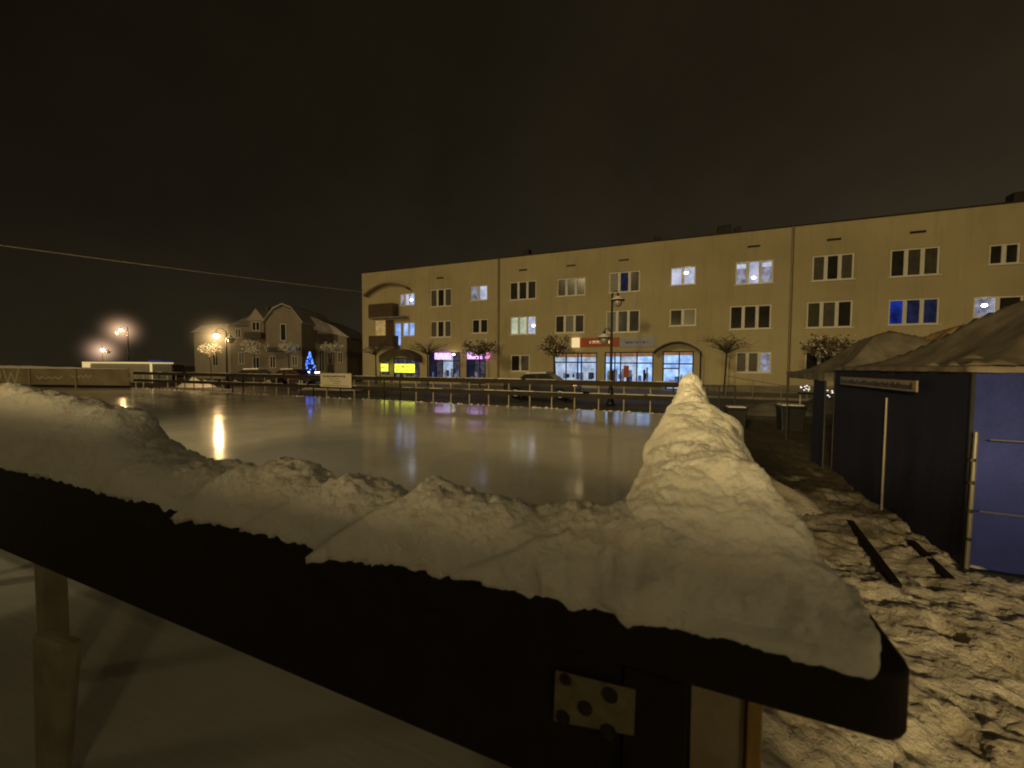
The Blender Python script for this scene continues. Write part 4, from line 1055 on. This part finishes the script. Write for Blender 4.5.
# unseen blockers added behind the photographer to shade the near snow and ice
def shade_hut(x0, x1, y0, y1, h, label):
    cx, cy = (x0 + x1) / 2, (y0 + y1) / 2
    o = empty('shadow_blocker', (cx, cy, 0), label=label, cat='shade_hut', group='unseen shadow blockers behind the rink corner')
    a, b = (x1 - x0) / 2, (y1 - y0) / 2
    MB().box(-a, a, -b, b, 0, h - .6).build('wall', 'wood_rail', o)
    MB().prism_x([(-b - .2, h - .6), (b + .2, h - .6), (0, h)], -a - .15, a + .15).build('roof', 'snow_roof', o)
shade_hut(-5.4, -2.42, -5.2, -3.4, 2.97, 'tallest added shadow blocker behind the near barrier')
shade_hut(-2.38, -1.35, -5.2, -3.4, 2.86, 'lowest and broadest added shadow blocker behind the near barrier')
shade_hut(-1.2, -.2, -5.2, -3.4, 2.90, 'added shadow blocker with a gable roof behind the near barrier')
shade_hut(-11.5, -8.0, -6.5, -4.5, 3.6, 'added shadow blocker with a gable roof farther left of the near one')

# ------------------------------------------------------------------ light
AZ = R(12)      # travels 12 degrees to the right of the rink normal
EL = R(15)
d = Vector((math.sin(AZ) * math.cos(EL), math.cos(AZ) * math.cos(EL), -math.sin(EL)))
sun = bpy.data.lights.new('town_light', 'SUN'); sun.energy = .39; sun.angle = R(2.5); sun.color = (1, .755, .36)
so = bpy.data.objects.new('town_light', sun); COL.objects.link(so); so.rotation_euler = d.to_track_quat('-Z', 'Y').to_euler()
# lamp added out of view behind the photographer, lights the rink corner
lb = (-3.6, -12.5, 0)
lamp_post(lb, 5.6, [(.5, 5.3)], 0, 'tall lamp post added unseen behind the photographer to light the rink corner', lit=[0])
lamp_light('added_key_light', (-3.1, -12.5, 4.95), 14500, (1, .71, .28), .42)
lamp_post((8.6, -8.0, 0), 6.4, [(.5, 6.1)], 0, 'tall lamp post added unseen behind the photographer for fill from the tent side', lit=[0])
lamp_light('added_fill_right', (9.1, -8.0, 5.75), 400, (1, .82, .42), .6)  # added fill light from the tent side, source out of view
lamp_post((1.7, -7.0, 0), 4.2, [(-.5, 3.95)], 0, 'low lamp post added unseen behind the photographer to carry the path light', lit=[0])
sp = bpy.data.lights.new('added_path_spot', 'SPOT'); sp.energy = 3500; sp.color = (1, .71, .30); sp.spot_size = R(20); sp.spot_blend = .45; sp.shadow_soft_size = .25  # added spot, its cone brightens the path but spares the snow mound
spo = bpy.data.objects.new('added_path_spot', sp); COL.objects.link(spo); spo.location = (1.2, -6.98, 3.6); spo.rotation_euler = (Vector((2.1, 3.7, 0)) - spo.location).to_track_quat('-Z', 'Y').to_euler()
lamp_post((-15, -9.0, 0), 6.4, [(.5, 6.1)], 0, 'tall lamp post added unseen behind the photographer for fill from far left', lit=[0])
lamp_light('added_fill_left', (-14.5, -9.0, 5.75), 270, (1, .82, .42), .6)  # added fill light from the left, source out of view
lamp_post((-14, -7.0, 0), 11, [(.6, 10.7)], 0, 'tall mast added unseen behind the photographer to brighten the rink', lit=[0])
fl = bpy.data.lights.new('added_rink_spot', 'SPOT'); fl.energy = 2700; fl.color = (1, .79, .42); fl.spot_size = R(62); fl.spot_blend = .9; fl.shadow_soft_size = .25  # added spot to brighten the ice, no such mast in view
flo = bpy.data.objects.new('added_rink_spot', fl); COL.objects.link(flo); flo.location = (-13.4, -6.5, 10.2); flo.rotation_euler = (Vector((-8, 11, 0)) - flo.location).to_track_quat('-Z', 'Y').to_euler()

# world: night sky with a faint warm town haze
wd_ = bpy.data.worlds.new('World'); SC.world = wd_; wd_.use_nodes = True; nt = wd_.node_tree; nt.nodes.clear()
out = nd(nt, 'ShaderNodeOutputWorld'); bg = nd(nt, 'ShaderNodeBackground', Strength=1.0)
sky = nd(nt, 'ShaderNodeTexSky'); sky.sky_type = 'NISHITA'; sky.sun_disc = False; sky.sun_elevation = R(-6); sky.sun_rotation = math.pi + AZ
tc = nd(nt, 'ShaderNodeTexCoord'); sx = nd(nt, 'ShaderNodeSeparateXYZ')
nt.links.new(tc.outputs['Generated'], sx.inputs[0])
ramp = nd(nt, 'ShaderNodeValToRGB')
el = ramp.color_ramp.elements; el[0].position = 0; el[0].color = (.030, .0236, .0125, 1); el[1].position = 1; el[1].color = (.0078, .0056, .0028, 1)
e = el.new(.22); e.color = (.0175, .0136, .0078, 1); e = el.new(.5); e.color = (.0105, .0078, .0040, 1)
nt.links.new(sx.outputs['Z'], ramp.inputs[0])
# the haze is a little stronger to the right
rt = nd(nt, 'ShaderNodeVectorMath', operation='DOT_PRODUCT'); rt.inputs[1].default_value = (math.cos(TH), math.sin(TH), 0)
nt.links.new(tc.outputs['Generated'], rt.inputs[0])
mr = nd(nt, 'ShaderNodeMapRange'); mr.inputs['From Min'].default_value = -.8; mr.inputs['From Max'].default_value = .8; mr.inputs['To Min'].default_value = .55; mr.inputs['To Max'].default_value = 1.55
nt.links.new(rt.outputs['Value'], mr.inputs['Value'])
sc1 = nd(nt, 'ShaderNodeVectorMath', operation='SCALE'); nt.links.new(ramp.outputs[0], sc1.inputs[0]); nt.links.new(mr.outputs[0], sc1.inputs['Scale'])
sc2 = nd(nt, 'ShaderNodeVectorMath', operation='SCALE'); sc2.inputs['Scale'].default_value = .004; nt.links.new(sky.outputs[0], sc2.inputs[0])
ad = nd(nt, 'ShaderNodeVectorMath', operation='ADD'); nt.links.new(sc1.outputs[0], ad.inputs[0]); nt.links.new(sc2.outputs[0], ad.inputs[1])
cn = nd(nt, 'ShaderNodeTexNoise', Scale=2.2, Detail=6, Roughness=.6); nt.links.new(tc.outputs['Generated'], cn.inputs['Vector'])
cm = nd(nt, 'ShaderNodeMapRange'); cm.inputs['From Min'].default_value = .3; cm.inputs['From Max'].default_value = .7; cm.inputs['To Min'].default_value = .78; cm.inputs['To Max'].default_value = 1.2; nt.links.new(cn.outputs[0], cm.inputs['Value'])
cs = nd(nt, 'ShaderNodeVectorMath', operation='SCALE'); nt.links.new(ad.outputs[0], cs.inputs[0]); nt.links.new(cm.outputs[0], cs.inputs['Scale'])
nt.links.new(cs.outputs[0], bg.inputs[0]); nt.links.new(bg.outputs[0], out.inputs[0])

# ------------------------------------------------------------------ camera
cd = bpy.data.cameras.new('camera'); cam = bpy.data.objects.new('camera', cd); COL.objects.link(cam)
cd.sensor_width = 36; cd.lens = 36 * F / 1024; cd.dof.use_dof = True; cd.dof.focus_distance = 9; cd.dof.aperture_fstop = 2.6; cd.clip_start = .02; cd.clip_end = 2000
mw = Matrix.Rotation(TH, 4, 'Z') @ Matrix.Rotation(R(90 - 2.438), 4, 'X') @ Matrix.Rotation(R(.3915), 4, 'Z')
cam.matrix_world = Matrix.Translation((0, 0, HC)) @ mw
SC.camera = cam
SC.view_settings.view_transform = 'Standard'; SC.view_settings.look = 'None'; SC.view_settings.exposure = 0; SC.view_settings.gamma = 1
SC.cycles.use_denoising = True
SC.cycles.filter_width = 1.9
SC.cycles.sample_clamp_indirect = 4
